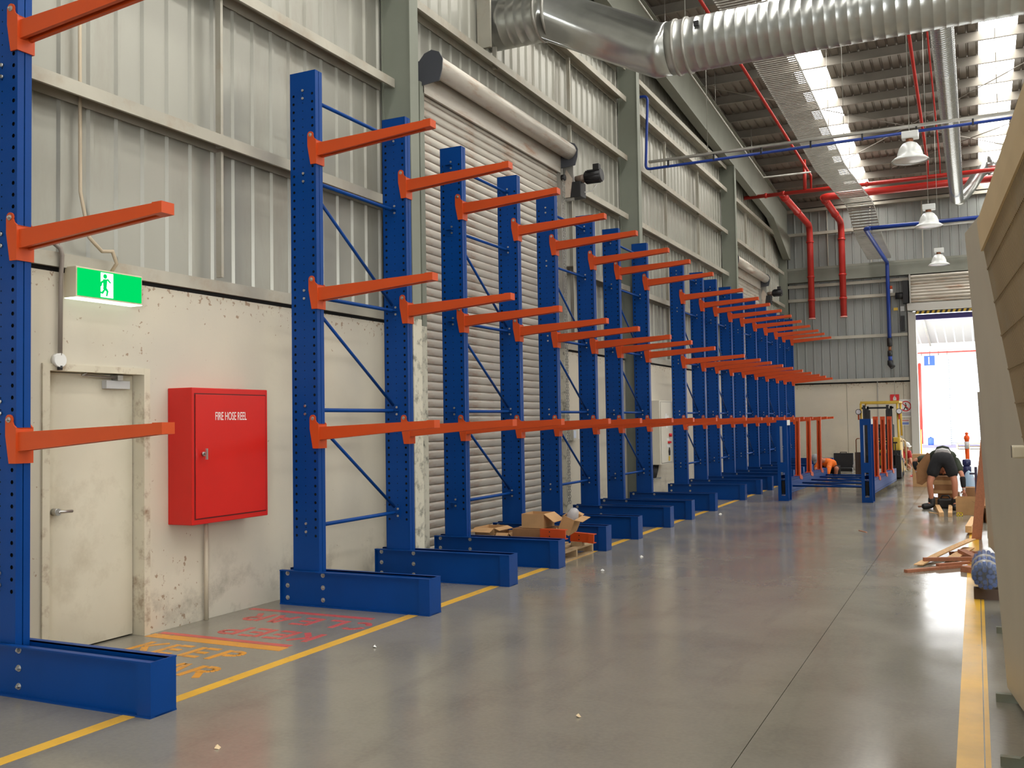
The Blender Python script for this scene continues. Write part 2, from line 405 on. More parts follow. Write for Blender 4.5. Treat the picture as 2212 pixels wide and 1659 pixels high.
# rafter along the wall head, sloping down to the end wall
def slope_box(x0, x1, y0, y1, zb, zt, name, m, parent):   # zb, zt functions of y
    b = MB(); b.hexa([(x0, y0, zb(y0)), (x1, y0, zb(y0)), (x1, y1, zb(y1)), (x0, y1, zb(y1)), (x0, y0, zt(y0)), (x1, y0, zt(y0)), (x1, y1, zt(y1)), (x0, y1, zt(y1))])
    return b.build(name, m, parent)
rb = lambda y: 8.79+(19.44-y)*.0646
def rafter(xc, wd=.22):
    r = sroot('rafter')
    slope_box(xc-wd/2, xc+wd/2, YB, 34.3, lambda y: rb(y), lambda y: rb(y)+.02, 'lower_flange', RAFTER, r)
    slope_box(xc-.008, xc+.008, YB, 34.3, lambda y: rb(y)+.02, lambda y: rz(y)-.26, 'web', RAFTER, r)
    slope_box(xc-wd/2, xc+wd/2, YB, 34.3, lambda y: rz(y)-.26, lambda y: rz(y)-.235, 'upper_flange', RAFTER, r)
    b = MB()   # knee haunch
    b.prism([(31.2, rb(31.2)), (34.2, rb(34.2)), (34.2, 7.1), (33.9, 7.1)], 'x', xc-wd/2, xc+wd/2); b.build('haunch', RAFTER, r)
    return r
rafter(-5.72)
rafter(8.4)
# grey conduit pipe hung parallel to the rafter
t = thing('conduit_pipe', 'thin grey conduit pipe sloping below the roof beside the rafter', 'pipe')
MB().tube([(-5.2, -2, 10.27), (-5.2, 27.4, 8.44), (-5.2, 27.5, 8.43), (-3.9, 27.5, 8.42)], .022, 8).build('pipe_run', GALV, t)
for y in (6, 10, 14, 18, 22, 26): MB().cyl((-5.2, y, 8.44+(27.4-y)*.0622), (-5.2, y, rz(y)-.2), .006, 6).build('hanger_rod', GALV, t)

# ================================================================== CEILING
ce = sroot('ceiling')
XS = [-3.62, .31, 4.24, 8.17, 12.1]; SWD = .74
xa = -6.3; strips = []
for x in XS: strips.append((xa, x)); xa = x+SWD
strips.append((xa, XR+.3))
def roof_sheet(x0, x1, y0, y1, name, m, parent):
    n = max(1, int(round((x1-x0)/.2))); p = (x1-x0)/n; prof = []
    for i in range(n):
        s0 = x0+i*p; prof += [(s0, 0), (s0+p-.06, 0), (s0+p-.045, .03), (s0+p-.015, .03)]
    prof.append((x1, 0)); b = MB()
    for (t, o) in prof:
        b.v.append((t, y0, rz(y0)+o)); b.v.append((t, y1, rz(y1)+o))
    for i in range(len(prof)-1): b.f.append([2*i, 2*i+2, 2*i+3, 2*i+1][::-1]); b.sm.append(False)
    return b.build(name, m, parent)
for (x0, x1) in strips: roof_sheet(x0, x1, YB, YE+.4, 'roof_sheet', ROOF, ce)
PY = [YE-.12-1.3*i for i in range(34)]
for x in XS:
    for i in range(len(PY)-1):
        y1, y0 = PY[i]+0, PY[i+1]
        b = MB(); b.quad((x, y0, rz(y0)), (x, y1, rz(y1)), (x+SWD, y1, rz(y1)), (x+SWD, y0, rz(y0)))
        b.build('skylight_panel', SKYM, ce)
for y in PY:
    b = MB(); z = rz(y); b.box(-6.1, XR, y-.003, y+.003, z-.23, z-.01); b.box(-6.1, XR, y-.06, y, z-.23, z-.222); b.box(-6.1, XR, y, y+.06, z-.018, z-.01)
    b.build('purlin', PURLIN, ce)
slope_box(-6.4, XR+.4, YB-.2, YE+.6, lambda y: rz(y)+.12, lambda y: rz(y)+.16, 'roof_cover', DARKGAP, ce)
# bracing rods under the roof
for (a, c) in (((-5.6, 22.4), (1.9, 30.8)), ((2.6, 22.4), (-4.6, 31.0)), ((-5.6, 14.2), (1.9, 22.4)), ((-2.0, 30.6), (5, 24.6))):
    MB().cyl((a[0], a[1], rz(a[1])-.32), (c[0], c[1], rz(c[1])-.32), .012, 6).build('bracing_rod', PURLIN, ce)

# ================================================================== END WALL
we = sroot('wall_end')
OX0, OX1, OZ = -1.69, 3.0, 4.97
for (x0, x1, z0) in ((-5.76, -1.9, 2.8), (-1.9, 3.2, 6.2), (3.2, XR, 2.8)):
    xx = x0
    while xx < x1-.01:
        x2 = min(x1, xx+2.75) if x1-xx > 3.4 else x1
        b = MB(); corr(b, 'y', xx, x2, z0, 9.2, pitch=.275, at=YE+.07); b.build('cladding_sheet', CLAD_END, we); xx = x2
for (x0, x1) in ((-5.95, -3.94), (-3.93, -2.15), (-2.14, -1.92)): box(x0, x1, YE, YE+.2, 0, 2.765).build('concrete_panel', CONC, we)
box(3.2, XR, YE, YE+.2, 0, 2.765).build('concrete_panel', CONC, we)
box(-5.8, -1.9, YE+.03, YE+.2, 2.765, 2.81).build('dark_joint', DARKGAP, we)
b = MB(); b.box(-6.4, OX0-.1, YE+.2, YE+.32, 0, 10); b.box(OX1+.1, XR+.4, YE+.2, YE+.32, 0, 10); b.box(-6.4, XR+.4, YE+.2, YE+.32, 5.2, 10); b.build('backing', DARKGAP, we)
for z in (2.82, 4.29, 5.64, 7.93, 8.75):
    x1 = -1.95 if z < 6 else 6
    b = MB(); b.box(-5.78, x1, YE-.13, YE+.05, z, z+.008); b.box(-5.78, x1, YE-.136, YE-.13, z-.0, z+.10); b.build('girt', GIRT, fr)
    if z < 6: b = MB(); b.box(3.3, XR, YE-.13, YE+.05, z, z+.1); b.build('girt', GIRT, fr)
b = MB(); b.box(-5.78, 6, YE-.22, YE-.19, 6.72, 6.80); b.box(-5.78, 6, YE-.22, YE+.04, 6.30, 6.315); b.box(-5.78, 6, YE-.03, YE-.01, 6.3, 6.75); b.build('girt', RAFTER, fr)
b = MB(); b.box(-5.78, 6, YE-.10, YE-.06, 6.12, 6.22); b.build('girt', GIRT, fr)
for x in (-4.4, -3.0, -1.4, .6): box(x-.015, x+.015, YE-.08, YE-.02, 6.82, 8.74).build('bridging', GIRT, fr)
box(-2.96, -2.93, YE-.02, YE, 0.9, 2.8).build('conduit', GALV, fr)
# jambs of the big opening
d4 = sroot('door_4')
box(-1.92, OX0, YE-.16, YE+.25, 0, 5.06).build('jamb', mat('jamb_light_grey', (188, 186, 178), .5), d4)
box(OX1, OX1+.22, YE-.16, YE+.25, 0, 5.06).build('jamb', MATS['jamb_light_grey'], d4)
box(-1.93, 3.2, YE-.34, YE+.2, 5.10, 5.33).build('head_box', MATS['jamb_light_grey'], d4, bevel=.01)
box(-1.69, 3.0, YE-.02, YE+.1, 4.80, 4.97).build('roller_bottom_rail', mat('navy_rail', (52, 42, 110), .5), d4)
for i in range(30):
    x = -1.68+i*.156
    MB().prism([(x, 4.985), (x+.078, 4.985), (x+.118, 5.075), (x+.04, 5.075)], 'y', YE-.13, YE-.12).build('hazard_stripe', FKYEL, d4)
box(-1.69, 3.0, YE-.12, YE-.1, 4.98, 5.09).build('hazard_board', DARK, d4)
for i in range(9):
    a0 = i*PI/9; zc = 5.82
    z0 = 5.35+i*.1
    b = MB(); b.prism([(YE-.30-.04*math.sin(i*.9), z0), (YE-.33-.04*math.sin(i*.9), z0+.05), (YE-.30-.04*math.sin(i*.9), z0+.098), (YE-.24, z0+.098), (YE-.24, z0)], 'x', -1.80, 3.1)
    b.build('slat', SLAT, d4)
box(-1.84, -1.8, YE-.42, YE+.02, 5.33, 6.28).build('end_plate', GALV, d4)
# opener with chain and yellow tag left of the drum
t = thing('door_opener', 'black motor and chain drive left of the end wall roller door', 'motor', (0, 0, 0))
box(-2.05, -1.88, YE-.3, YE-.02, 5.35, 6.1).build('chain_guard', DARK, t)
MB().cyl((-2.28, YE-.18, 5.62), (-2.0, YE-.18, 5.62), .11, 12).build('motor_body', DARK, t)
box(-2.14, -2.03, YE-.2, YE-.02, 4.45, 4.95).build('control_box', DARK, t)
box(-2.35, -2.22, YE-.2, YE-.12, 5.14, 5.23).build('warning_tag', FKYEL, t)
box(-2.14, -2.02, YE-.22, YE-.1, 5.1, 5.26).build('bracket', ZINC, t)
t = thing('warning_beacon', 'small orange topped beacon with cables on the end wall', 'beacon')
MB().cyl((-2.42, YE-.14, 5.72), (-2.42, YE-.14, 5.86), .06, 10).build('beacon_body', WHITE, t)
MB().cyl((-2.42, YE-.14, 5.86), (-2.42, YE-.14, 5.97), .05, 10).build('beacon_lens', ORANGE, t)
MB().tube([(-2.42, YE-.1, 5.7), (-2.4, YE-.08, 4), (-2.41, YE-.06, 2.2)], .008, 6).build('cable', GALV, t)
# signs
t = thing('prohibition_sign', 'white sign with red crossed circle and walking figure by big doorway', 'sign', (-2.09, YE-.02, 1.86))
box(-.2, .2, 0, .012, -.27, .33).build('plate', WHITE, t)
b = MB()
for i in range(24):
    a, c = 2*PI*i/24, 2*PI*(i+1)/24
    b.hexa([(.14*math.cos(a), -.004, .1+.14*math.sin(a)), (.175*math.cos(a), -.004, .1+.175*math.sin(a)), (.175*math.cos(c), -.004, .1+.175*math.sin(c)), (.14*math.cos(c), -.004, .1+.14*math.sin(c)),
            (.14*math.cos(a), 0, .1+.14*math.sin(a)), (.175*math.cos(a), 0, .1+.175*math.sin(a)), (.175*math.cos(c), 0, .1+.175*math.sin(c)), (.14*math.cos(c), 0, .1+.14*math.sin(c))])
b.prism([(-.12, .2), (-.1, .22), (.12, 0), (.1, -.02)], 'y', -.006, 0); b.build('red_ring', SIGNRED, t)
b = MB(); b.cyl((0, -.003, .185), (0, 0, .185), .022, 10); b.prism([(-.02, .155), (.03, .155), (.03, .07), (.07, -.02), (.045, -.03), (.0, .05), (-.05, -.03), (-.075, -.02), (-.025, .08)], 'y', -.003, 0); b.build('walking_figure', DARK, t)
b = MB()
for zz in (-.13, -.17, -.21): b.box(-.15, .15, -.003, 0, zz, zz+.015)
b.build('text_lines', DARK, t)
t = thing('notice', 'small faded blue and red notice under the prohibition sign', 'sign', (-2.13, YE-.02, 1.43))
box(-.13, .13, 0, .01, -.1, .1).build('plate', WHITE, t); box(-.12, .12, -.003, 0, -.08, 0).build('blue_band', mat('faded_blue', (110, 130, 190), .6), t); box(-.12, .12, -.003, 0, .03, .08).build('red_band', mat('faded_red', (200, 140, 130), .6), t)
t = thing('fire_sign', 'small red fire equipment sign above the forklift guard', 'sign', (-2.42, YE-.02, 2.24))
box(-.14, .14, 0, .012, -.12, .12).build('plate', SIGNRED, t); MB().prism([(-.05, -.08), (.05, -.08), (.05, 0), (0, .08), (-.05, 0)], 'y', -.004, 0).build('flame_symbol', WHITE, t)

# other walls behind and beside the camera, large and plain
wr = sroot('wall_right'); b = MB(); corr(b, 'x', YB, YE, 0, 11.8, pitch=.5, at=XR); b.build('cladding_sheet', CLAD_END, wr); box(XR+.03, XR+.2, YB-.2, YE+.4, -.1, 12).build('backing', DARKGAP, wr)
for i in range(6): b = MB(); b.quad((XR-.05, YB+1+i*7.2, 4.5), (XR-.05, YB+6+i*7.2, 4.5), (XR-.05, YB+6+i*7.2, 7.5), (XR-.05, YB+1+i*7.2, 7.5)); b.build('added_fill_panel', FILL_GLOW, wr)  # glowing panels added out of view to light the rack fronts
wb = sroot('wall_back')
for (x0, x1, z0) in ((-6.3, 4, 0), (4, 10, 5.5), (10, XR, 0)): box(x0, x1, YB-.2, YB, z0, 12).build('cladding_sheet', CLAD_END, wb)

# ================================================================== DOOR 1 (personnel door)
d1 = sroot('door_1')
box(-6.10, -6.055, 4.79, 5.63, .012, 2.045).build('door_leaf', DOORPAINT, d1)
b = MB(); b.box(-6.14, -5.935, 4.715, 4.775, 0, 2.10); b.box(-6.14, -5.935, 5.64, 5.70, 0, 2.10); b.box(-6.14, -5.936, 4.775, 5.64, 2.05, 2.10); b.build('door_frame', FRAMEPAINT, d1)
b = MB(); b.cyl((-6.055, 4.90, 1.03), (-6.0, 4.90, 1.03), .026, 14); b.tube([(-6.01, 4.90, 1.03), (-6.0, 4.92, 1.03), (-6.0, 5.02, 1.028)], .011, 8); b.build('door_handle', ZINC, d1)
box(-6.055, -6.0, 5.33, 5.56, 1.935, 2.0).build('door_closer', mat('closer_grey', (186, 186, 184), .4), d1, bevel=.004)
b = MB(); b.tube([(-6.0, 5.46, 2.02), (-5.99, 5.1, 2.03), (-5.98, 5.13, 2.05)], .009, 6); b.box(-6.05, -5.98, 5.42, 5.47, 2.0, 2.04); b.build('closer_arm', GALV, d1)

# ================================================================== ROLLER DOORS
def roller(name, y0, y1, zt, individual=True):
    r = sroot(name); pitch = .1046; n = int(zt/pitch)
    x = -5.98
    prof = [(x-.012, 0), (x+.006, .003), (x+.012, .012), (x+.016, .040), (x+.017, .070), (x+.012, .094), (x+.002, .100), (x-.012, .1046)]
    b = MB(); k = len(prof)
    for (px, pz) in prof: b.v.append((px, y0, pz)); b.v.append((px, y1, pz))
    for i in range(k-1): b.f.append([2*i, 2*i+2, 2*i+3, 2*i+1][::-1]); b.sm.append(True)
    me = b.mesh('slat', SLAT)
    if individual:
        for i in range(n): obj('slat', me, r, (0, 0, .05+i*pitch))
    else:
        bb = MB()
        for i in range(n): bb.add([(p[0], p[1], p[2]+.05+i*pitch) for p in b.v], b.f, True)
        o = bb.build('door_curtain', SLAT, r)
    box(-6.03, -5.995, y0, y1, 0, zt+.3).build('curtain_back', DARKGAP, r)
    box(-6.0, -5.93, y0, y1, .0, .05).build('bottom_rail', GALV, r)
    for yy, s in ((y0, -1), (y1, 1)):
        box(-6.0, -5.90, min(yy, yy+.10*s), max(yy, yy+.10*s), 2.79, zt).build('guide_rail', GALV if s > 0 else COLUMN, r)
        box(-6.0, -5.90, min(yy, yy+.14*s), max(yy, yy+.14*s), 0, 2.79).build('jamb', JAMB, r)
    # drum with rolled curtain: faceted spiral
    b = MB(); xc, zc, R = -5.76, zt+.21, .125; seg = 28
    for j in range(seg):
        a = 2*PI*j/seg; rr = R+(.008 if j % 7 == 0 else 0)
        for yy in (y0-.02, y1+.02): b.v.append((xc+rr*math.cos(a), yy, zc+rr*math.sin(a)))
    for j in range(seg): b.f.append([2*j, 2*j+1, 2*((j+1) % seg)+1, 2*((j+1) % seg)]); b.sm.append(True)
    b.f.append([2*j for j in range(seg)]); b.sm.append(False); b.f.append([2*j+1 for j in range(seg)][::-1]); b.sm.append(False)
    b.build('drum', SLAT, r)
    box(-5.93, -5.90, y0-.02, y1+.02, zt-.12, zt+.22).build('curtain_lead', SLAT, r)
    for yy in (y0-.05, y1+.03):
        b = MB(); b.prism([(-5.99, zt-.05), (-5.66, zt-.02), (-5.62, zt+.12), (-5.61, zt+.24), (-5.66, zt+.33), (-5.76, zt+.37), (-5.86, zt+.34), (-5.99, zt+.2)], 'y', yy, yy+.015)
        b.build('side_bracket', mat('dark_bracket', (70, 72, 78), .5) if 'dark_bracket' not in MATS else MATS['dark_bracket'], r)
    return r
r = roller('door_2', 9.98, 14.25, 5.75)
r3 = roller('door_3', 26.02, 30.3, 5.75, individual=False)
def opener(y, z, lbl):
    t = thing('roller_door_motor', lbl, 'motor', (-5.7, y, z), group='roller door motors')
    box(-.24, -.05, 0, .04, -.35, .28).build('mounting_plate', GALV, t)
    box(-.2, .08, -.02, .22, -.30, -.05).build('chain_case', DARK, t, bevel=.01)
    MB().cyl((-.05, .12, .0), (.12, .12, .02), .07, 12).build('gearbox', mat('oily_metal', (120, 104, 92), .5, metal=.4), t)
    b = MB(); b.cyl((.12, .12, .02), (.40, .12, .04), .10, 14)
    for q in range(8):
        a = 2*PI*q/8; b.box(.14, .38, -.008, .008, .095, .115, M=Matrix.Translation((0, .12, .03)) @ Matrix.Rotation(a, 4, 'X'))
    b.build('motor_body', DARK, t)
    box(.26, .36, .07, .17, .13, .22).build('terminal_box', DARK, t)
    MB().tube([(-.05, .1, -.12), (.05, .16, -.2), (.2, .16, -.2), (.3, .14, -.1)], .008, 6).build('cable', WHITE, t)
    MB().prism([(-.24, -.1), (-.16, .16), (-.06, .0), (-.1, -.3), (-.2, -.3)], 'y', -.03, -.018).build('cover', mat('worn_cover', (200, 186, 168), .6, dirt=(150, 90, 60), dirt_amt=1, dirt_s=8) if 'worn_cover' not in MATS else MATS['worn_cover'], t)
    return t
opener(14.42, 5.55, 'black motor at the right end of the nearer roller door drum')
opener(30.45, 5.5, 'black motor at the right end of the farther roller door drum')
# hand chain and control box beside door_2
t = thing('hand_chain', 'long galvanised hand chain hanging right of the near roller door', 'chain')
b = MB()
def link(b, x, y, z, turn):
    pts = []
    for q in range(8):
        a = 2*PI*q/8; u = .016*math.cos(a); v = .03*math.sin(a)
        pts.append((x, y+u, z+v) if turn else (x+u, y, z+v))
    b.tube(pts+[pts[0]], .0045, 4, caps=False)
for side, y in ((0, 14.24), (1, 14.30)):
    for i in range(115): link(b, -5.86, y, .35+i*.045, i % 2)
o = b.build('chain_links', GALV, t); o['kind'] = 'stuff'
MB().cyl((-5.89, 14.27, 5.55), (-5.83, 14.27, 5.55), .05, 16).build('chain_wheel', DARK, t)
t = thing('door_control_box', 'small grey door control box with lever behind the chain', 'control box', (W, 14.63, 1.42))
box(0, .10, -.17, .05, -.10, .10).build('box_body', CABGREY, t, bevel=.004); box(.0, .08, .09, .14, -.08, .09).build('side_plate', WHITE, t); box(.10, .104, -.16, -.06, -.06, .06).build('label', mat('label_bluewhite', (210, 220, 235), .5), t)
# ================================================================== items on the left wall
t = thing('fire_hose_cabinet', 'red steel fire hose reel cabinet on the cream wall right of the door', 'cabinet', (W, 5.90, .84))
box(0, .26, 0, .92, 0, 1.11).build('body', RED, t, bevel=.006)
box(.26, .268, .035, .885, .05, 1.055).build('door', RED, t, bevel=.003)
b = MB(); b.box(.2601, .2615, .025, .895, .04, 1.065); b.build('door_gap', mat('door_gap_dark_red', (90, 12, 10), .6), t)
tx = text('lettering', 'FIRE HOSE REEL', .098, WHITE, t, (.2685, .255, .845), (PI/2, 0, PI/2), .56)
b = MB(); b.cyl((.268, .115, .57), (.285, .115, .57), .018, 12); b.cyl((.285, .115, .57), (.315, .115, .57), .008, 8); b.box(.31, .325, .098, .112, .525, .615, M=Matrix.Rotation(0, 4, 'X')); b.build('door_handle', ZINC, t)
box(.10, .16, .66, .74, 1.11, 1.118).build('top_clip', ZINC, t)
b = MB(); b.cyl((W+.03, 6.30, 0), (W+.03, 6.30, .86), .018, 10); o = b.build('conduit', mat('conduit_cream', (196, 186, 164), .5)); tag(o, 'cream conduit running from the red cabinet down to the floor', 'pipe')

t = thing('exit_sign', 'green illuminated exit sign box with running figure above the door', 'sign', (W, 4.905, 2.585))
b = MB(); b.box(.0, .12, 0, .615, .0, .225); b.build('housing', mat('sign_housing', (210, 200, 172), .5), t, bevel=.004)
box(.12, .124, .01, .605, .012, .213).build('green_panel', SIGNG, t)
box(.0, .121, .0, .615, -.006, 0).build('lower_diffuser', SIGNW, t)
b = MB(); YF = .31
def pl(pts, x0=.1242, x1=.1252, bb=None): (bb or b).prism(pts, 'x', x0, x1)
pl([(.215, .02), (.215, .205), (.33, .205), (.33, .02)])     # white doorway
b.build('doorway_symbol', SIGNW, t)
fig = MB()
pl([(.255+.018*math.cos(q*PI/4), .178+.018*math.sin(q*PI/4)) for q in range(8)], .1254, .1262, fig)
pl([(.235, .155), (.275, .158), (.268, .095), (.238, .10)], .1254, .1262, fig)
pl([(.24, .15), (.215, .135), (.208, .10), (.22, .10), (.228, .125), (.245, .135)], .1254, .1262, fig)
pl([(.272, .152), (.30, .13), (.31, .135), (.278, .165)], .1254, .1262, fig)
pl([(.24, .10), (.262, .10), (.285, .07), (.275, .03), (.262, .032), (.268, .065), (.235, .085)], .1254, .1262, fig)
pl([(.237, .10), (.25, .09), (.225, .06), (.2, .062), (.195, .05), (.235, .045), (.262, .085)], .1254, .1262, fig)
fig.build('running_figure', SIGNG, t)
t = thing('wall_conduit', 'grey vertical conduit with round junction box left of the exit sign', 'pipe')
MB().tube([(W+.01, 4.78, 2.98), (W+.05, 4.83, 2.93), (W+.05, 4.845, 2.88), (W+.03, 4.85, 2.7), (W+.03, 4.845, 2.16)], .016, 10).build('conduit', mat('conduit_grey', (140, 130, 120), .5), t)
MB().cyl((W, 4.84, 2.125), (W+.045, 4.84, 2.125), .05, 20).build('junction_box', WHITE, t)
MB().cyl((W+.03, 4.845, 2.055), (W+.03, 4.845, 2.085), .018, 12).build('gland', DARK, t)
b = MB(); b.tube([(XC+.05, 5.05, 5.4), (XC+.05, 5.06, 3.4), (W+.05, 5.08, 3.05), (W+.07, 5.18, 2.96), (W+.09, 5.26, 2.97), (W+.1, 5.29, 2.88), (W+.06, 5.27, 2.81)], .013, 8)
tag(b.build('sign_cable', mat('cable_cream', (186, 170, 144), .6)), 'cream cable looping down the cladding to the exit sign', 'cable')

t = thing('electrical_cabinet', 'tall grey electrical cabinet with labels and red switch on the concrete wall', 'cabinet', (W, 18.62, .74))
box(0, .27, 0, .92, 0, 1.28).build('body', CABGREY, t, bevel=.005)
box(.27, .28, .06, .80, .03, 1.25).build('door', CABGREY, t, bevel=.003)
box(.272, .2735, .055, .805, .025, 1.255).build('door_gap', DARK, t)
for (y0, z0, yw, zh) in ((.34, .88, .26, .10), (.40, .72, .10, .16), (.42, .47, .2, .05), (.44, .33, .2, .06), (.36, .98, .10, .04)): box(.281, .284, y0, y0+yw, z0, z0+zh).build('label', WHITE, t)
b = MB(); b.cyl((.28, .62, .58), (.33, .62, .58), .035, 12); b.box(.28, .31, .50, .66, .415, .455); b.build('red_switch', SIGNRED, t)
b = MB(); b.prism([(.53, .25), (.57, .33), (.61, .25), (.59, .17), (.55, .17)], 'x', .28, .30); b.build('isolator', DARK, t)
box(.281, .29, .53, .61, .06, .15).build('yellow_tag', FKYEL, t)
b = MB()
for i in range(5): b.tube([(.1, .10+i*.07, 0), (.1, .08+i*.06, -.12), (.1, .05+i*.03, -.28)], .022, 8)
b.build('cable_bundle', DARK, t); box(.02, .14, -.05, .45, -.30, -.27).build('cable_support', GALV, t)
b = MB(); b.box(W, W+.07, 18.50, 18.58, 1.9, 3.3)
for i in range(16): b.box(W+.07, W+.075, 18.52, 18.56, 1.95+i*.08, 1.99+i*.08)
tag(b.build('cable_riser', mat('riser_brown', (118, 86, 70), .7)), 'brown slotted cable riser above the electrical cabinet', 'cable tray')

# ================================================================== CANTILEVER RACKS
UX0, UX1 = -.173, .116      # upright, local x (0 = -5.5)
UY0, UY1 = .048, .150
HZ = [.627+.0752*i for i in range(55)]
def upright_mesh():
    b = MB(); top = 4.905
    def plate(y, flip):
        cols = [(-.173, -.098, -.132, .0135), (-.098, .038, -.028, .0055), (.038, .116, .080, .0135)]
        for (x0, x1, hx, hr) in cols:
            zs = [.02]+[HZ[0]-.0376+.0752*i for i in range(len(HZ)+1)]+[top]
            for i in range(len(zs)-1):
                z0, z1 = zs[i], zs[i+1]; hole = 0 < i < len(zs)-2
                if not hole: b.add([(x0, y, z0), (x1, y, z0), (x1, y, z1), (x0, y, z1)], [(0, 1, 2, 3) if not flip else (3, 2, 1, 0)]); continue
                zc = HZ[i-1]+(0 if hr > .01 else .0376*0); k = len(b.v)
                ang = [math.radians(a) for a in (225, 270, 315, 0, 45, 90, 135, 180)]
                for a in ang: b.v.append((hx+hr*math.cos(a), y, zc+hr*math.sin(a)))
                out = [(x0, z0), (hx, z0), (x1, z0), (x1, zc), (x1, z1), (hx, z1), (x0, z1), (x0, zc)]
                for q in out: b.v.append((q[0], y, q[1]))
                for j in range(8):
                    f = [k+8+j, k+8+(j+1) % 8, k+(j+1) % 8, k+j]; b.f.append(f if not flip else f[::-1]); b.sm.append(False)
    plate(UY0, False); plate(UY1, True)
    ym = (UY0+UY1)/2
    for x, ins in ((UX1, -1), (UX0, 1)):
        b.box(min(x, x+ins*.006), max(x, x+ins*.006), UY0, ym-.004, .02, top); b.box(min(x, x+ins*.006), max(x, x+ins*.006), ym+.004, UY1, .02, top)
        b.box(min(x+ins*.01, x+ins*.014), max(x+ins*.01, x+ins*.014), ym-.01, ym+.01, .02, top)
    b.box(UX0, UX1, UY0, UY1, top-.004, top)
    return b.mesh('upright', BLUE)
b = MB(); b.box(UX0+.012, UX1-.016, UY0+.022, UY1-.022, .03, 4.89); SHADE_LINER = b.mesh('shade_liner', DARKGAP)  # black box that paints the hollow interior's shade behind the punched holes
def base_mesh():
    b = MB(); x0, x1, H = -.295, 1.289, .312
    for s in (0, 1):
        def Y(a, c): return (a, c) if s == 0 else (.2-c, .2-a)
        ya, yb = Y(.036, .044); b.box(x0, x1, ya, yb, 0, H)
        ya, yb = Y(0, .044); b.box(x0, x1, ya, yb, 0, .010); b.box(x0, x1, ya, yb, H-.010, H)
        ya, yb = Y(.004, .036); b.box(x1-.105, x1, ya, yb, .01, H-.01)
        b.box(x0, x0+.008, ya, yb, .01, H-.01)
    b.box(x1-.008, x1, .044, .156, 0, H); b.box(.13, .20, .044, .156, H-.06, H-.05)
    b.box(x0, x0+.1, .044, .156, 0, .008); b.box(x1-.1, x1, .044, .156, 0, .01)
    return b.mesh('base', BLUE)
def bolt_mesh():
    b = MB(); b.cyl((0, 0, 0), (0, -.004, 0), .021, 14)
    b.tube([(0, -.004, 0), (0, -.016, 0)], .013, 6, smooth=False); b.cyl((0, -.016, 0), (0, -.022, 0), .007, 8); return b.mesh('bolt', ZINC)
def arm_mesh():
    b = MB(); xa, xb = UX1+.012, 1.325-.0
    def zt(x): return -.04+.04*(x-xa)/(xb-xa)
    def zb(x): return -.158+(.096)*(x-xa)/(xb-xa)
    for (y0, y1) in ((.053, .080), (.118, .145)):
        b.hexa([(xa, y0, zb(xa)), (xb, y0, zb(xb)), (xb, y1, zb(xb)), (xa, y1, zb(xa)), (xa, y0, zt(xa)), (xb, y0, zt(xb)), (xb, y1, zt(xb)), (xa, y1, zt(xa))])
    b.hexa([(xa, .08, zt(xa)-.012), (xb, .08, zt(xb)-.012), (xb, .118, zt(xb)-.012), (xa, .118, zt(xa)-.012), (xa, .08, zt(xa)), (xb, .08, zt(xb)), (xb, .118, zt(xb)), (xa, .118, zt(xa))])
    return b.mesh('beam', ORANGE)
def connector_mesh():
    b = MB(); x = UX1
    arcp = [(x-.052+.033*math.cos(math.radians(a)), .038+.033*math.sin(math.radians(a))) for a in range(-20, 181, 25)]
    poly = [(x+.012, -.235), (x+.012, -.012), (x-.012, .006)]+arcp+[(x-.085, -.06), (x-.052, -.235)]
    for (y0, y1) in ((.036, .046), (.152, .162)): b.prism(poly, 'y', y0, y1)
    b.box(x, x+.012, .046, .152, -.235, -.012); b.box(x-.01, x+.012, .046, .152, -.02, -.012)
    return b.mesh('connector', ORANGE)
def cap_mesh():
    b = MB(); x0, x1 = 1.255, 1.331; b.hexa([(x0, .050, -.068), (x1, .050, -.064), (x1, .148, -.064), (x0, .148, -.068), (x0, .050, .002), (x1, .050, .003), (x1, .148, .003), (x0, .148, .002)])
    return b.mesh('end_cap', ORANGE)
def gusset_mesh():
    b = MB(); b.prism([(-.055+.075*math.cos(math.radians(a)), .075*math.sin(math.radians(a))) for a in range(90, 271, 30)]+[(.005, -.07), (.005, .07)], 'y', UY0-.006, UY0-.0005)
    b.prism([(-.08, -.006), (.0, -.006), (.0, .006), (-.08, .006)], 'y', UY0-.06, UY0-.006); return b.mesh('gusset_plate', BLUE)
UM, BM, BOLT, AM, CM, CAPM, GM = upright_mesh(), base_mesh(), bolt_mesh(), arm_mesh(), connector_mesh(), cap_mesh(), gusset_mesh()
b = MB(); b.cyl((0, UY0-.002, 0), (0, UY0-.014, 0), .012, 8); SB = b.mesh('small_bolt', ZINC)
ARMZ = (1.654, 2.925, 4.261); LEV = (.70, 1.77, 2.83, 3.915, 4.69)
def rack_column(root, dy, gus):
    P = root
    u = obj('upright', UM, P, (0, dy, 0)); obj('shade_liner', SHADE_LINER, u)
    bs = obj('base', BM, P, (0, dy, 0))
    for x in (-.23, .165):
        for z in (.06, .17, .28): obj('bolt', BOLT, bs, (x, .037, z))
    for z in LEV:
        for dz in (-.037, .037): obj('bolt', SB, u, (-.022, 0, z+dz+.0))
    for z in ARMZ:
        a = obj('arm', AM, P, (0, dy, z)); obj('connector', CM, a); obj('end_cap', CAPM, a)
        obj('bolt', BOLT, a, (UX1-.052, .036, .038)).scale = (.85, .85, .85)
    if gus:
        for z in LEV: obj('gusset_plate', GM, P, (-.0, dy, z))
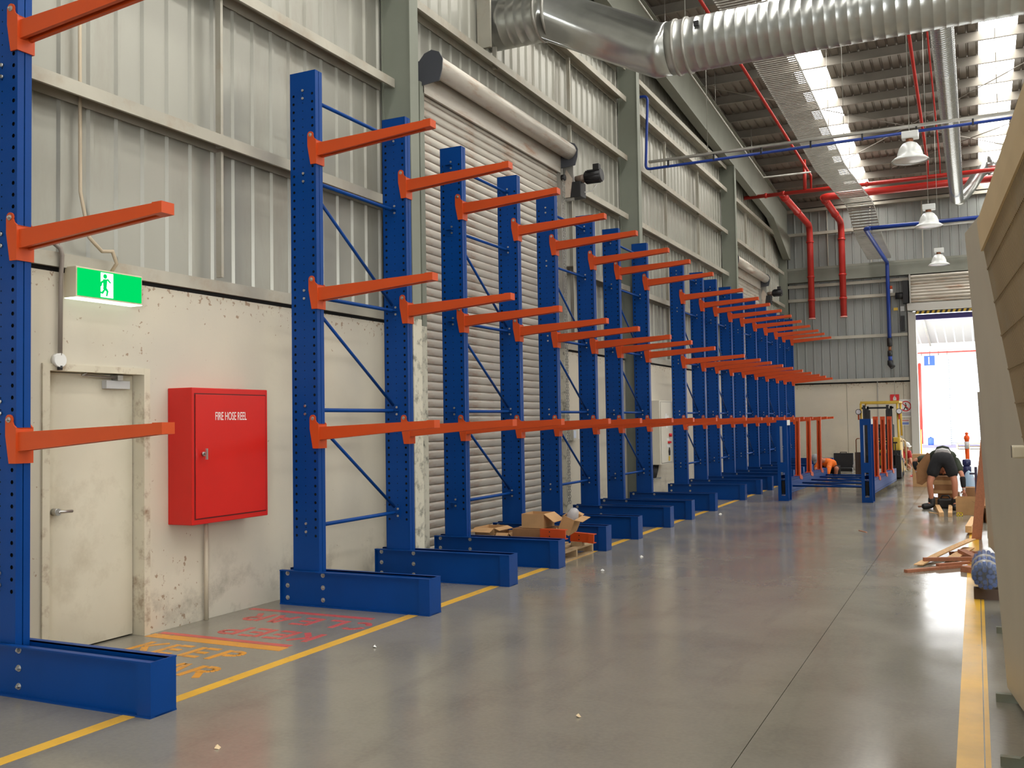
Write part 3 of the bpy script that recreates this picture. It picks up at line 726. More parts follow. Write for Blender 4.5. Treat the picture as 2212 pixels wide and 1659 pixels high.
def braces(root, dy):
    x = -.045
    for z in LEV: MB().tube([(x, UY1, z), (x, dy+UY0-.045, z), (x, dy+UY0-.02, z)], [.019, .019, .012], 8).build('brace', BLUE, root)
    for k in (3, 2, 1): MB().tube([(x, UY1, LEV[k]-.05), (x, dy+UY0-.04, LEV[k-1]+.06)], .016, 8).build('brace', BLUE, root)
YS = [4.04, 7.10, 8.65, 9.90, 11.43, 12.70, 14.24, 15.46, 17.02, 19.47, 21.05, 22.31, 23.77, 25.16, 26.73, 28.26, 29.87, 31.16, 32.72]
GRP = 'blue and orange cantilever racks along the left wall'
t = thing('cantilever_rack', 'nearest single blue cantilever upright with three orange arms, cut by left edge', 'rack', (-5.5, YS[0], 0), group=GRP)
rack_column(t, 0, False)
LBL = {1: 'braced pair of blue cantilever uprights just past the red fire cabinet',
       3: 'braced blue cantilever pair in front of the near roller door, above the cardboard boxes',
       5: 'braced blue cantilever pair by the hand chain, far edge of the near roller door',
       7: 'braced blue cantilever pair left of the grey electrical cabinet',
       9: 'braced blue cantilever pair right of the electrical cabinet after the wide gap',
       11: 'sixth braced blue cantilever pair, the one after the pair right of the cabinet',
       13: 'third braced blue cantilever pair from the far end of the row',
       15: 'second braced blue cantilever pair from the far end of the row',
       17: 'last braced blue cantilever pair at the far end of the row'}
for k, l in LBL.items():
    t = thing('cantilever_rack', l, 'rack', (-5.5, YS[k], 0), group=GRP)
    rack_column(t, 0, k in (3, 7, 11, 15)); dy = YS[k+1]-YS[k]; rack_column(t, dy, True); braces(t, dy)
# a pair lying on its back on the floor: local x -> up, local z -> +y, local y -> +x
t = bpy.data.objects.new('cantilever_rack', None); COL.objects.link(t)
tag(t, 'blue cantilever rack pair lying on its back in the aisle, orange arms pointing up', 'rack')
PV = Matrix.Translation((-2.75, 19.46, 0)); t.matrix_world = PV @ Matrix.Rotation(math.radians(-1.5), 4, 'Z') @ PV.inverted() @ Matrix(((0, 1, 0, -3.56), (0, 0, 1, 19.46), (1, 0, 0, .297), (0, 0, 0, 1)))
rack_column(t, 0, False); rack_column(t, 1.56, True); braces(t, 1.56)
for dy in (0, 1.56):    # end plates of the bases, seen from below
    b = MB()
    b.box(.62+.55, 1.289, .05+dy, .15+dy, -.006, 0); b.box(.33-.06, .52-.06+.0, .05+dy, .15+dy, -.006, 0); b.box(-.295, -.235, .05+dy, .15+dy, -.006, 0)
    b.box(-.295, 1.289, .0+dy, .062+dy, -.005, 0); b.box(-.295, 1.289, .138+dy, .2+dy, -.005, 0)
    b.build('foot_plate', BLUE, t)
    box(1.19, 1.291, .2+dy, .203+dy, .02, .3).build('label', WHITE, t)

# ================================================================== DUCTS, PIPES, CABLE TRAY, LAMPS
def arcpts(p0, p1, p2, r, n=6):   # fillet corner p1
    p0, p1, p2 = Vector(p0), Vector(p1), Vector(p2); a = (p0-p1).normalized(); c = (p2-p1).normalized()
    s, e = p1+a*r, p1+c*r; return [tuple((s*(1-t)**2+p1*2*t*(1-t)+e*t*t)) for t in [i/n for i in range(n+1)]]
def ribbed(b, p0, p1, r, pitch=.13, h=.0035, seg=40):
    p0, p1 = Vector(p0), Vector(p1); L = (p1-p0).length; n = int(L/pitch); pts = []; rs = []
    for i in range(n):
        for t, rr in ((.006, r), (pitch-.022, r), (pitch-.012, r+h), (pitch-.006, r+h)):
            pts.append(p0+(p1-p0)*((i*pitch+t)/L)); rs.append(rr)
    pts.append(p1); rs.append(r); b.tube(pts, rs, seg)
t = thing('ventilation_duct', 'large galvanised spiral duct leaving the left wall and crossing under the roof', 'duct')
YD, RD = 12.0, .335
A = (-6.0, YD, 7.20); B = (-5.12, YD, 7.20); Cc = (-3.55, YD, 6.41); D = (15, YD, 6.41)
b = MB(); ribbed(b, A, (-5.2, YD, 7.20), RD); b.build('duct_section', DUCT, t)
b = MB(); b.tube([(-5.2, YD, 7.20), (-5.11, YD, 7.20), (-5.09, YD, 7.19), (-3.58, YD, 6.425), (-3.56, YD, 6.415), (-3.4, YD, 6.415)], RD, 40); b.build('duct_section', DUCT, t)
b = MB(); ribbed(b, (-3.4, YD, 6.412), (15, YD, 6.41), RD); b.build('duct_section', DUCT, t)
for x, z in ((-5.2, 7.2), (-5.06, 7.17), (-3.16, 6.41), (-3.3, 6.41)):
    MB().tube([(x-.022, YD, z), (x-.018, YD, z), (x+.018, YD, z), (x+.022, YD, z)], [RD, RD+.02, RD+.02, RD], 36).build('coupling_band', GALV, t)
box(-3.0, -2.94, YD-.37, YD-.33, 6.5, 6.56).build('clamp', DARK, t)
for x in (-3.2, .8, 4.8): MB().cyl((x, YD, 6.7), (x, YD, rz(YD)-.1), .006, 6).build('hanger_rod', GALV, t)
b = MB(); b.prism([(11.60, 6.75), (11.60, 7.6), (11.64, 7.6), (11.64, 6.75)], 'x', -6.0, -5.80); tag(b.build('duct_opening_flashing', GIRT), 'pale steel flashing beside the duct where it leaves the wall', 'flashing')

t = thing('spiral_duct', 'narrow shiny spiral duct running down the aisle under the roof', 'duct')
b = MB(); ribbed(b, (-.28, 13.2, 7.5), (-.28, 28.6, 7.5), .165, pitch=.09, h=.006, seg=20); b.build('duct_section', SPIRAL, t)
b = MB(); b.tube([(-.28, 28.6, 7.5), (-.22, 28.9, 7.52), (.05, 29.1, 7.85), (.3, 29.2, 8.25), (.55, 29.2, 8.42)], .16, 20); b.build('elbow', DUCT, t)
b = MB(); ribbed(b, (.5, 29.2, 8.42), (9, 29.2, 8.42), .26, seg=24); b.build('branch_duct', SPIRAL, t)
for y in (16, 20, 24, 28): MB().cyl((-.28, y, 7.66), (-.28, y, rz(y)-.1), .006, 6).build('hanger_rod', GALV, t)

def pipe(parent, pts, r, m, name='pipe_run', seg=14): return MB().tube(pts, r, seg).build(name, m, parent)
def drop(x, y0, lbl, grp):
    t = thing('red_drop_pipe', lbl, 'pipe', group=grp)
    pts = [(x, y0, 8.2)]+arcpts((x, y0, 8.2), (x, 34.05, 8.2), (x, 34.05, 5), .35)+[(x, 34.05, 5.0)]
    pipe(t, pts, .105, PIPE_RED)
    for y in (y0+.4, y0+2.6): MB().cyl((x, y, 8.2), (x, y+.06, 8.2), .125, 16).build('coupling', PIPE_RED, t)
    for z in (7.3, 5.8): box(x-.03, x+.03, 34.05, 34.44, z-.02, z+.02).build('wall_bracket', GALV, t)
    for z in (7.6, 6.4, 5.6): MB().cyl((x, 34.05, z), (x, 34.05, z+.06), .125, 16).build('coupling', PIPE_RED, t)
    MB().cyl((x, 34.05, 4.985), (x, 34.05, 5.02), .118, 16).build('end_rim', mat('rim_pink', (235, 170, 160), .4) if 'rim_pink' not in MATS else MATS['rim_pink'], t)
    return t
drop(-4.93, 28.9, 'left one of the two red pipes dropping down the end wall', 'red drop pipes on the end wall')
t2 = drop(-3.90, 29.9, 'right one of the two red pipes dropping down the end wall', 'red drop pipes on the end wall')
pipe(t2, arcpts((-3.9, 30.3, 8.2), (-3.9, 29.85, 8.2), (-3.2, 29.85, 8.2), .2)+[(10, 29.85, 8.2)], .105, PIPE_RED, 'header_pipe')
t = thing('sprinkler_main', 'thinner red sprinkler main crossing from the left wall, above the thick red pipe', 'pipe')
pipe(t, [(-6.0, 28.7, 8.18), (10, 28.7, 8.18)], .058, PIPE_RED)
for x in (-5.4, -4.9, -2.6, -.2, 2): MB().cyl((x, 28.7, 8.18), (x+.07, 28.7, 8.18), .075, 14).build('coupling', PIPE_RED, t)
pipe(t, [(-4.25, 28.7, 8.2), (-4.25, 28.7, 9.1)], .05, PIPE_RED, 'riser')
for (x, l) in ((-3.93, 'red sprinkler branch pipe along the roof left of the cable tray'), (-.83, 'red sprinkler branch pipe along the roof left of the spiral duct'), (-.52, 'thin orange-red sprinkler branch close to the spiral duct')):
    t = thing('sprinkler_branch', l, 'pipe', group='red sprinkler branch pipes'); r_ = .028 if x != -.52 else .015
    pipe(t, [(x, 12.5, 8.7), (x-.15, 28.7, 8.62), (x-.15, 28.72, 8.24)], r_, PIPE_RED)
# blue compressed-air pipe with conduit tray, nearer
t = thing('blue_air_pipe', 'blue air pipe with a galvanised channel crossing the aisle from second column', 'pipe')
pipe(t, [(-5.95, 18.3, 8.07)]+arcpts((-5.95, 18.3, 8.07), (-5.68, 18.3, 8.07), (-5.72, 18.3, 6.6), .1)+arcpts((-5.68, 18.3, 8), (-5.75, 18.3, 6.60), (2, 18.3, 6.67), .1)+[(10, 18.3, 6.72)], .027, PIPE_BLUE)
b = MB(); b.box(-5.68, 10, 18.26, 18.34, 6.72, 6.76); b.build('support_channel', GALV, t)
for i in range(9): box(-5.3+i*.9, -5.27+i*.9, 18.27, 18.33, 6.6, 6.73).build('pipe_clip', DARK, t)
for x in (-4.5, -2, .5): MB().cyl((x, 18.3, 6.76), (x, 18.3, rz(18.3)-.2), .006, 6).build('hanger_rod', GALV, t)
t = thing('blue_drop_pipe', 'blue air pipe crossing high at the end wall and dropping to a black valve', 'pipe')
pipe(t, arcpts((8, 28.2, 6.83), (-2.6, 28.2, 6.83), (-2.52, 34.1, 6.75), .15)+arcpts((-2.6, 30, 6.8), (-2.5, 34.2, 6.74), (-2.5, 34.2, 3), .15)+[(-2.5, 34.2, 4.2)], .06, PIPE_BLUE)
pipe(t, [(-2.5, 28.2, 6.83), (8, 28.2, 6.86)], .055, PIPE_BLUE, 'header_pipe')
box(-2.4, 8, 28.16, 28.24, 6.72, 6.76).build('support_channel', GALV, t)
MB().cyl((-2.5, 34.2, 3.95), (-2.5, 34.2, 4.22), .08, 12).build('coupling', DARK, t); MB().cyl((-2.5, 34.2, 3.62), (-2.5, 34.2, 3.8), .075, 12).build('valve', DARK, t); b = MB(); (lambda *a: None)((-2.5, 34.2, 3.62), (-2.5, 34.2, 3.8), .075, 12); b.tube([(-2.5, 34.2, 3.48), (-2.5, 34.2, 3.36), (-2.42, 34.15, 3.25)], .09, 10); b.build('nozzle', DARK, t)
MB().cyl((-2.5, 34.2, 3.8), (-2.5, 34.2, 3.95), .05, 10).build('fitting', BRONZE, t); MB().cyl((-2.5, 34.2, 3.45), (-2.5, 34.2, 3.65), .065, 10).build('outlet', PIPE_BLUE, t)

# cable tray
t = thing('cable_tray', 'long slotted galvanised cable tray hanging under the roof and dipping at the end wall', 'cable tray')
path = [(-3.08, 12.4, 8.05), (-3.08, 17, 8.08), (-3.1, 22, 7.98), (-3.15, 25.5, 7.95), (-3.0, 28.0, 7.9), (-2.78, 29.0, 7.65), (-2.68, 29.6, 7.05), (-2.68, 30.2, 6.92), (-2.74, 34.3, 6.9)]
def at(s):
    for a, c in zip(path[:-1], path[1:]):
        L = (Vector(c)-Vector(a)).length
        if s <= L: return Vector(a).lerp(Vector(c), s/L), (Vector(c)-Vector(a)).normalized()
        s -= L
    return Vector(path[-1]), Vector((0, 1, 0))
TL = sum((Vector(c)-Vector(a)).length for a, c in zip(path[:-1], path[1:]))
for s in (-1, 1):
    b = MB(); n = 70; pr = []
    for i in range(n+1):
        p, d = at(TL*i/n); side = Vector((1, 0, 0)); nrm = side.cross(d)
        o = p+side*(.36*s); pr.append([o, o+nrm*.07, o+nrm*.07+side*.004*s, o+side*.004*s])
    k = len(b.v)
    for q in pr:
        for v in q: b.v.append(tuple(v))
    for i in range(n):
        for j in range(4): b.f.append([k+4*i+j, k+4*i+(j+1) % 4, k+4*(i+1)+(j+1) % 4, k+4*(i+1)+j]); b.sm.append(False)
    b.build('side_rail', GALV, t)
b = MB(); s = 0
while s < TL:
    p, d = at(s); h = d*.029
    a = p-h+Vector((-.36, 0, 0)); c = p+h+Vector((-.36, 0, 0)); e = p+h+Vector((.36, 0, 0)); f = p-h+Vector((.36, 0, 0)); u3 = Vector((0, 0, .010))
    b.hexa([tuple(a), tuple(f), tuple(e), tuple(c), tuple(a+u3), tuple(f+u3), tuple(e+u3), tuple(c+u3)]); s += .10
o = b.build('rungs', GALV, t); o['kind'] = 'stuff'
for y in (14, 18, 22, 26):
    for x in (-3.46, -2.72): MB().cyl((x, y, 8.0), (x, y, rz(y)-.1), .005, 6).build('hanger_rod', GALV, t)

# high-bay lamps
def lamp(x, y, z, lbl):
    t = thing('high_bay_lamp', lbl, 'lamp', (x, y, z), group='white high bay lamps')
    b = MB(); b.lathe([(.24, 0), (.245, .012), (.205, .045), (.172, .055), (.165, .11), (.14, .18), (.095, .24), (.05, .265)], seg=32); b.build('reflector', LAMPW, t)
    b = MB(); b.lathe([(.0, .004), (.12, .006), (.228, .012)], seg=32); b.build('lens', mat('lamp_lens', (236, 234, 240), .15) if 'lamp_lens' not in MATS else MATS['lamp_lens'], t)
    MB().cyl((0, 0, .26), (0, 0, .32), .05, 14).build('neck', BRONZE, t)
    box(-.10, .12, -.08, .08, .31, .41).build('ballast_box', LAMPW, t, bevel=.01)
    MB().cyl((0, 0, .41), (0, 0, rz(y)-z-.15), .006, 6).build('suspension_cord', GALV, t)
lamp(-.715, 14.5, 5.19, 'nearest and largest white bell-shaped high bay lamp')
lamp(-.66, 19.0, 5.05, 'middle one of three white bell-shaped high bay lamps')
lamp(-.685, 25.3, 5.24, 'farthest and smallest white bell-shaped high bay lamp')

# ================================================================== SHEET RACK AND BOARDS ON THE RIGHT
STEELG = mat('rack_foot_grey_green', (128, 132, 118), .5, var=.1, dirt=(150, 120, 80), dirt_amt=.5, dirt_s=9)
def perforated_mat():
    m = mat('brown_ribbed_board', (184, 160, 124), .7, var=.10, vs=1.5, dirt=(176, 168, 150), dirt_amt=.8, dirt_s=1.6)
    nt = m.node_tree; N = nt.nodes; L = nt.links; b = N['Principled BSDF']; tc = N.new('ShaderNodeTexCoord')
    wv = N.new('ShaderNodeTexWave'); wv.wave_type = 'BANDS'; wv.bands_direction = 'Y'; wv.inputs['Scale'].default_value = 12; wv.inputs['Distortion'].default_value = .6; wv.inputs['Detail'].default_value = 2
    L.new(tc.outputs['Object'], wv.inputs[0]); bp = N.new('ShaderNodeBump'); bp.inputs['Strength'].default_value = .5; bp.inputs['Distance'].default_value = .01
    L.new(wv.outputs['Fac'], bp.inputs['Height']); L.new(bp.outputs[0], b.inputs['Normal'])
    src = b.inputs['Base Color'].links[0].from_socket
    mx = N.new('ShaderNodeMix'); mx.data_type = 'RGBA'; mx.blend_type = 'MULTIPLY'; mx.inputs[0].default_value = .55
    L.new(src, mx.inputs[6]); L.new(wv.outputs['Color'], mx.inputs[7]); L.new(mx.outputs[2], b.inputs['Base Color']); return m
BROWNB = perforated_mat()
def slab4(p, thick, name, m, parent=None, bevel=0):
    # p: far-bottom, near-bottom, near-top, far-top on the aisle side; thickness goes to +x
    q = [Vector(v) for v in p]; n = (q[1]-q[0]).cross(q[3]-q[0]).normalized()
    if n.x < 0: n = -n
    b = MB(); f = [tuple(v) for v in q]; k = [tuple(v+n*thick) for v in q]
    b.add(f+k, [(0, 1, 2, 3), (7, 6, 5, 4), (0, 4, 5, 1), (1, 5, 6, 2), (2, 6, 7, 3), (3, 7, 4, 0)]); return b.build(name, m, parent, bevel=bevel)
t = thing('sheet_rack', 'grey steel sheet rack with bolted feet standing along the right side', 'rack')
for y in (5.06, 6.18, 8.1, 10.9, 12.3, 13.5, 14.4, 15.4):
    b = MB(); b.box(.05 if y < 7 else .085, .95, y-.02, y+.02, .0, .045)
    b.prism([(.13, .045), (.15, .06), (.165, .10), (.165, .30), (.22, .30), (.22, .045)], 'y', y-.012, y+.012); b.build('foot', STEELG, t)
    box(.60, .66, y-.03, y+.03, .04, 2.3).build('post', STEELG, t)
    for z in (.16, .21): MB().cyl((.192, y-.012, z), (.192, y-.024, z), .014, 10).build('bolt', STEELG, t)
box(.6, .66, 4.9, 15.6, 2.3, 2.36).build('rail', STEELG, t)
def board(name, lbl, p, th, m, **k):
    o = slab4(p, th, name, m, None, .002); return tag(o, lbl, 'board', **k)
board('laminate_board', 'tall pale grey board with its near edge behind the brown ribbed board', [(.112, 6.30, .05), (.46, 3.75, .05), (.34, 3.75, 2.70), (-.026, 6.30, 2.70)], .03, PALE)
board('laminate_board', 'second pale board leaning behind the tall pale board, slightly lower', [(.16, 6.42, .05), (.52, 3.9, .05), (.42, 3.9, 2.55), (.05, 6.42, 2.55)], .03, TAN)
board('laminate_board', 'lower pale board farther along the rack behind the leaning plank', [(.085, 13.0, .05), (.24, 11.3, .05), (.20, 11.3, 1.90), (.022, 13.0, 1.90)], .03, PALE)
board('laminate_board', 'grey board standing low in the rack beside the wrapped bundles', [(.16, 9.0, .05), (.42, 6.6, .05), (.36, 6.6, 1.6), (.11, 9.0, 1.6)], .03, PALE)
t = thing('ribbed_board', 'large brown ribbed board with a tan timber edge leaning at the right frame edge', 'board')
slab4([(.375, 4.0, .045), (.52, 1.45, .045), (.185, 1.45, 2.24), (.045, 4.0, 2.24)], .03, 'ribbed_face', BROWNB, t)
slab4([(.036, 4.02, 2.235), (.182, 1.45, 2.235), (.168, 1.45, 2.345), (.026, 4.02, 2.345)], .05, 'timber_edge', TAN, t)
for i in range(17): z = .16+i*.125; a = (2.24-z)*.1503; MB().hexa([(.045+a-.003, 4.0, z), (.185+a*1.014-.003, 1.45, z), (.185+a*1.014+.01, 1.45, z), (.045+a+.01, 4.0, z), (.045+a-.004, 4.0, z+.006), (.185+a-.004, 1.45, z+.006), (.185+a+.01, 1.45, z+.006), (.045+a+.01, 4.0, z+.006)]).build('rib_band', BROWNB, t)
t = thing('cable_clip_block', 'small cream block fixed on the face of the pale board', 'block', (.16, 4.6, 1.46)); box(-.03, .02, -.10, .05, -.02, .03).build('block_body', mat('cream_block', (214, 204, 180), .5), t, bevel=.006); box(-.032, -.03, -.03, -.02, -.02, .03).build('seam', DARK, t)
b = MB(); b.hexa([(-.105, 14.05, 0), (.015, 14.05, 0), (.015, 14.08, 0), (-.105, 14.08, 0), (.075, 13.6, 1.60), (.165, 13.6, 1.60), (.165, 13.63, 1.60), (.075, 13.63, 1.60)])
tag(b.build('leaning_plank', TIMBER_D), 'long brown plank leaning upright against the pale boards', 'plank')

# wrapped bundles on a bearer
t = thing('timber_bearer', 'dark timber bearer lying under the wrapped blue bundles', 'timber', (0, 9.5, 0)); box(-.068, .42, 0, .10, 0, .095).build('bearer', mat('dark_bearer', (84, 66, 54), .8), t); box(-.05, .42, 1.5, 1.6, 0, .095).build('bearer', MATS['dark_bearer'], t)
def bundle(x, y0, L, r, lbl, tint):
    t = thing('wrapped_bundle', lbl, 'bundle', (x, y0, .097+r))
    rr = .0185; k = 0
    for ring, n in ((r-.022, int(2*PI*(r-.022)/.040)), (r-.065, int(2*PI*(r-.065)/.042)), (r-.10 if r > .11 else .0, 1)):
        for i in range(n):
            a = 2*PI*i/n; MB().cyl((ring*math.cos(a), 0, ring*math.sin(a)), (ring*math.cos(a), L, ring*math.sin(a)), rr, 8).build('tube', BLUE, t)
    b = MB(); pts = []; rs = []
    for yy, q in ((-.05, .55), (-.03, .9), (.0, 1.0), (.06, 1.03), (.2, 1.0), (L*.5, 1.01), (L-.1, 1.02), (L+.02, 1.0), (L+.07, .6)): pts.append((0, yy, 0)); rs.append(r*q*1.02)
    b.tube(pts, rs, 20); b.build('plastic_wrap', PLASTIC, t)
    for yy in (.14, L*.55): MB().tube([(0, yy, 0), (0, yy+.002, 0), (0, yy+.07, 0), (0, yy+.072, 0)], [r*.9, r*1.03, r*1.03, r*.9], 20, caps=False).build('tape_band', mat('grey_tape', (176, 170, 158), .4, alpha=.75) if 'grey_tape' not in MATS else MATS['grey_tape'], t)
bundle(.035, 9.42, .95, .118, 'larger plastic wrapped bundle of blue tubes on the timber bearer', 0)
bundle(.252, 9.46, 1.1, .09, 'smaller plastic wrapped blue bundle, half hidden by the boards', 1)
t = thing('red_wrap', 'crumpled red plastic piece behind the wrapped bundles', 'plastic', (.10, 11.15, 0)); MB().prism([(-.03, 0), (.05, 0), (.045, .09), (.02, .13), (0, .05)], 'y', 0, .12).build('piece', SIGNRED, t)

# ================================================================== TIMBER OFFCUTS
def stick(lbl, a, c, wd, th, m, z=0.0, name='timber_offcut', z2=None):
    a = Vector((a[0], a[1], z)); c = Vector((c[0], c[1], z if z2 is None else z2)); d = (c-a); n = Vector((-d.y, d.x, 0)).normalized()*wd/2; u = Vector((0, 0, th))
    b = MB(); b.hexa([tuple(a-n), tuple(c-n), tuple(c+n), tuple(a+n), tuple(a-n+u), tuple(c-n+u), tuple(c+n+u), tuple(a+n+u)])
    return tag(b.build(name, m, bevel=.001), lbl, 'timber', group='timber offcuts on the floor by the yellow line')
stick('long reddish offcut nearest the camera, pointing left across the bright floor', (-.71, 10.86), (-.20, 11.42), .05, .03, TIMBER_D)
stick('short reddish offcut crossing just behind the nearest one', (-.42, 11.22), (-.12, 11.52), .05, .028, TIMBER_D, z=.028)
b = MB(); P0 = [(-.66, 11.36), (-.50, 11.98), (-.33, 12.55), (-.14, 13.15)]
for i in range(3):
    a, c = P0[i], P0[i+1]; za, zc = .01+.03*i, .01+.03*(i+1)
    b.hexa([(a[0], a[1], za), (a[0]+.09, a[1], za), (c[0]+.09, c[1], zc), (c[0], c[1], zc), (a[0], a[1], za+.012), (a[0]+.09, a[1], za+.012), (c[0]+.09, c[1], zc+.012), (c[0], c[1], zc+.012)])
tag(b.build('timber_offcut', TIMBER), 'thin bowed pale plywood strip curving up at its far end', 'timber', group='timber offcuts on the floor by the yellow line')
stick('wide flat pale offcut lying under the crossed pieces', (-.33, 11.72), (-.13, 12.95), .12, .015, TIMBER, z=.015)
stick('long straight reddish batten crossing to the wrapped bundle', (-.57, 11.56), (.0, 11.82), .045, .04, TIMBER_D, z=.03)
stick('thin dark red batten farthest back in the offcut pile', (-.33, 12.5), (.02, 12.66), .04, .025, TIMBER_D)
stick('short thick reddish block slanting in the middle of the pile', (-.20, 12.42), (-.05, 11.86), .09, .07, TIMBER_D, z=.0)
stick('stubby brown block lying across the yellow line by the bundle', (-.16, 11.15), (-.04, 11.05), .12, .06, TIMBER_D)
stick('pale squared timber block with sawn end, alone on the yellow line', (-.142, 14.5), (-.075, 15.9), .078, .09, TIMBER, z=.035, name='timber_block')
stick('smaller pale block under the squared timber block', (-.05, 14.6), (-.06, 15.3), .06, .03, TIMBER, name='timber_block')
stick('left pale squared beam end poking out from under the cartons', (-.552, 17.05), (-.66, 18.5), .07, .07, TIMBER, name='timber_beam')
stick('right pale squared beam end poking out from under the cartons', (-.425, 17.02), (-.45, 18.5), .062, .07, TIMBER, name='timber_beam')
stick('thin flat stick lying left of the beams by the boot', (-.76, 17.75), (-.60, 17.45), .03, .01, TIMBER, name='wood_stick')
stick('thin dark stick lying left of the worker boot', (-.98, 18.75), (-.78, 18.9), .03, .02, TIMBER_D, name='wood_stick')
stick('lone thin brown stick lying on open floor right of the lying rack', (-1.56, 14.65), (-1.44, 14.45), .02, .008, TIMBER_D, name='wood_stick')
t = thing('spirit_level', 'small yellow plastic tool lying before the cardboard box', 'tool', (-.29, 17.2, 0))
b = MB(); b.box(-.045, .045, 0, .02, 0, .012); b.box(-.045, .045, 0, .02, .048, .06); b.box(-.045, -.033, 0, .02, 0, .06); b.box(-.006, .006, 0, .02, 0, .06); b.box(.033, .045, 0, .02, 0, .06); b.build('frame', YELLOWP, t)
# scraps of white paper and a wood chip on the floor
def scrap(x, y, s, m, lbl, name='paper_scrap'):
    b = MB(); b.add([(-s, -s*.6, .001), (s*.8, -s, .001), (s, s*.7, .012), (-s*.5, s, .004), (0, 0, .022)], [(0, 1, 4), (1, 2, 4), (2, 3, 4), (3, 0, 4), (3, 2, 1, 0)])
    return tag(b.build(name, m, None, (x, y, 0), (0, 0, random.random()*6)), lbl, 'scrap')
scrap(-3.71, 9.94, .022, WHITE, 'tiny white paper scrap on the floor right of the pallet')
scrap(-3.65, 11.1, .022, WHITE, 'tiny white paper scrap on the floor beyond the pallet')
scrap(-4.006, 5.972, .014, WHITE, 'tiny white paper scrap beside the yellow line near the red lettering')
scrap(-4.0, 16.5, .03, WHITE, 'pale paper scrap on open floor before the lying rack')
scrap(-2.02, 4.99, .013, TAN, 'tiny tan wood chip in the middle of the foreground floor', 'wood_chip')
scrap(-3.512, 3.812, .016, TAN, 'small tan wood chip on the floor at bottom left', 'wood_chip')

# ================================================================== CARTONS
def open_box(t, sx, sy, sz, m, flaps=(1, 1, 1, 1), th=.006, fl=.14, ang=35):
    b = MB(); b.box(0, sx, 0, th, 0, sz); b.box(0, sx, sy-th, sy, 0, sz); b.box(0, th, th, sy-th, 0, sz); b.box(sx-th, sx, th, sy-th, 0, sz); b.box(th, sx-th, th, sy-th, 0, th)
    b.build('carton_body', m, t)
    A = math.radians(ang)
    for i, f in enumerate(flaps):
        if not f: continue
        L = fl*f
        if i == 0: M = Matrix.Translation((0, 0, sz)) @ Matrix.Rotation(A, 4, 'X'); q = (0, sx, -L, 0)
        elif i == 1: M = Matrix.Translation((0, sy, sz)) @ Matrix.Rotation(-A, 4, 'X'); q = (0, sx, 0, L)
        elif i == 2: M = Matrix.Translation((0, 0, sz)) @ Matrix.Rotation(-A, 4, 'Y'); q = (-L, 0, 0, sy)
        else: M = Matrix.Translation((sx, 0, sz)) @ Matrix.Rotation(A, 4, 'Y'); q = (0, L, 0, sy)
        MB().box(*q, -.003, .003, M=M).build('flap', m, t)
# closed carton with tape and a slightly lifted flap
def carton(lbl, x, y, z, sx, sy, sz, rz_=0, m=CARD, grp=None, tape=True):
    t = thing('carton', lbl, 'carton', (x, y, z), rz_, grp); box(0, sx, 0, sy, 0, sz).build('carton_body', m, t, bevel=.003)
    MB().box(0, sx, 0, sy*.49, 0, .004, M=Matrix.Translation((0, 0, sz+.002)) @ Matrix.Rotation(.06, 4, 'X')).build('flap', m, t)
    if tape: box(-.001, sx+.001, sy*.5-.02, sy*.5+.02, sz-.05, sz+.007).build('tape', TAN, t)
    return t
G = 'flattened cartons stacked between the worker legs'
for i, (x, y, z, sx, sy, sz, r_, l) in enumerate(((-.74, 18.75, .0, .36, .5, .14, .02, 'bottom carton of the stack behind the bending worker'), (-.66, 18.9, .14, .33, .45, .10, -.05, 'second carton from the bottom behind the bending worker'),
        (-.74, 18.8, .24, .35, .5, .055, .04, 'third carton, thin and pale, behind the bending worker'), (-.72, 18.85, .30, .34, .45, .09, -.08, 'fourth carton up behind the bending worker, skewed'), (-.73, 18.85, .39, .30, .42, .08, .06, 'fifth carton up behind the bending worker'), (-.70, 18.9, .47, .26, .38, .06, -.04, 'topmost carton of the stack behind the bending worker'))):
    carton(l, x, y, z, sx, sy, sz, r_, CARD if i % 2 == 0 else CARD_D)
t = thing('tool_bag', 'black tool bag on the floor between the worker boots', 'bag', (-.66, 18.55, 0)); box(0, .26, 0, .15, 0, .17).build('bag_body', DARK, t, bevel=.03); MB().tube([(.05, .07, .16), (.08, .07, .22), (.18, .07, .22), (.21, .07, .16)], .012, 8).build('handle', DARK, t)
t = thing('carton', 'open brown cardboard box on the floor right of the bending worker', 'carton', (-.345, 17.42, 0), -.04); open_box(t, .34, .4, .27, CARD, (0, .6, .2, .5), fl=.12, ang=15)
carton('brown carton standing behind the open box beside the dark steel frame', -.21, 18.9, 0, .26, .3, .34, 0, CARD_D)
t = thing('carton', 'crumpled cardboard with raised flaps partly hidden by the pale boards', 'carton', (.09, 16.2, 0), .15); open_box(t, .30, .42, .22, CARD_D, (.6, 1.5, .9, .8), fl=.17, ang=-30)
carton('low brown carton beside the crumpled cardboard at the boards', -.02, 16.25, 0, .07, .3, .14, .0, CARD_D, tape=False)
carton('pale carton on the floor behind the bent worker near the big doorway', -1.36, 24.1, 0, .36, .3, .74, 0, CARD)
t = thing('cardboard_sheet', 'bent brown cardboard sheet standing left of the bending worker', 'cardboard', (0, 0, 0))
b = MB(); b.hexa([(-.99, 18.62, .43), (-.90, 18.60, .40), (-.76, 18.55, .52), (-.80, 18.57, .56), (-.98, 18.66, .74), (-.86, 18.64, .78), (-.755, 18.60, .95), (-.80, 18.61, .98)]); b.build('lower_panel', CARD_D, t)
b = MB(); b.hexa([(-.99, 18.67, .72), (-.86, 18.65, .76), (-.85, 18.66, .765), (-.98, 18.68, .725), (-.90, 18.72, .84), (-.80, 18.70, .86), (-.79, 18.71, .865), (-.89, 18.73, .845)]); b.build('flap', CARD, t)
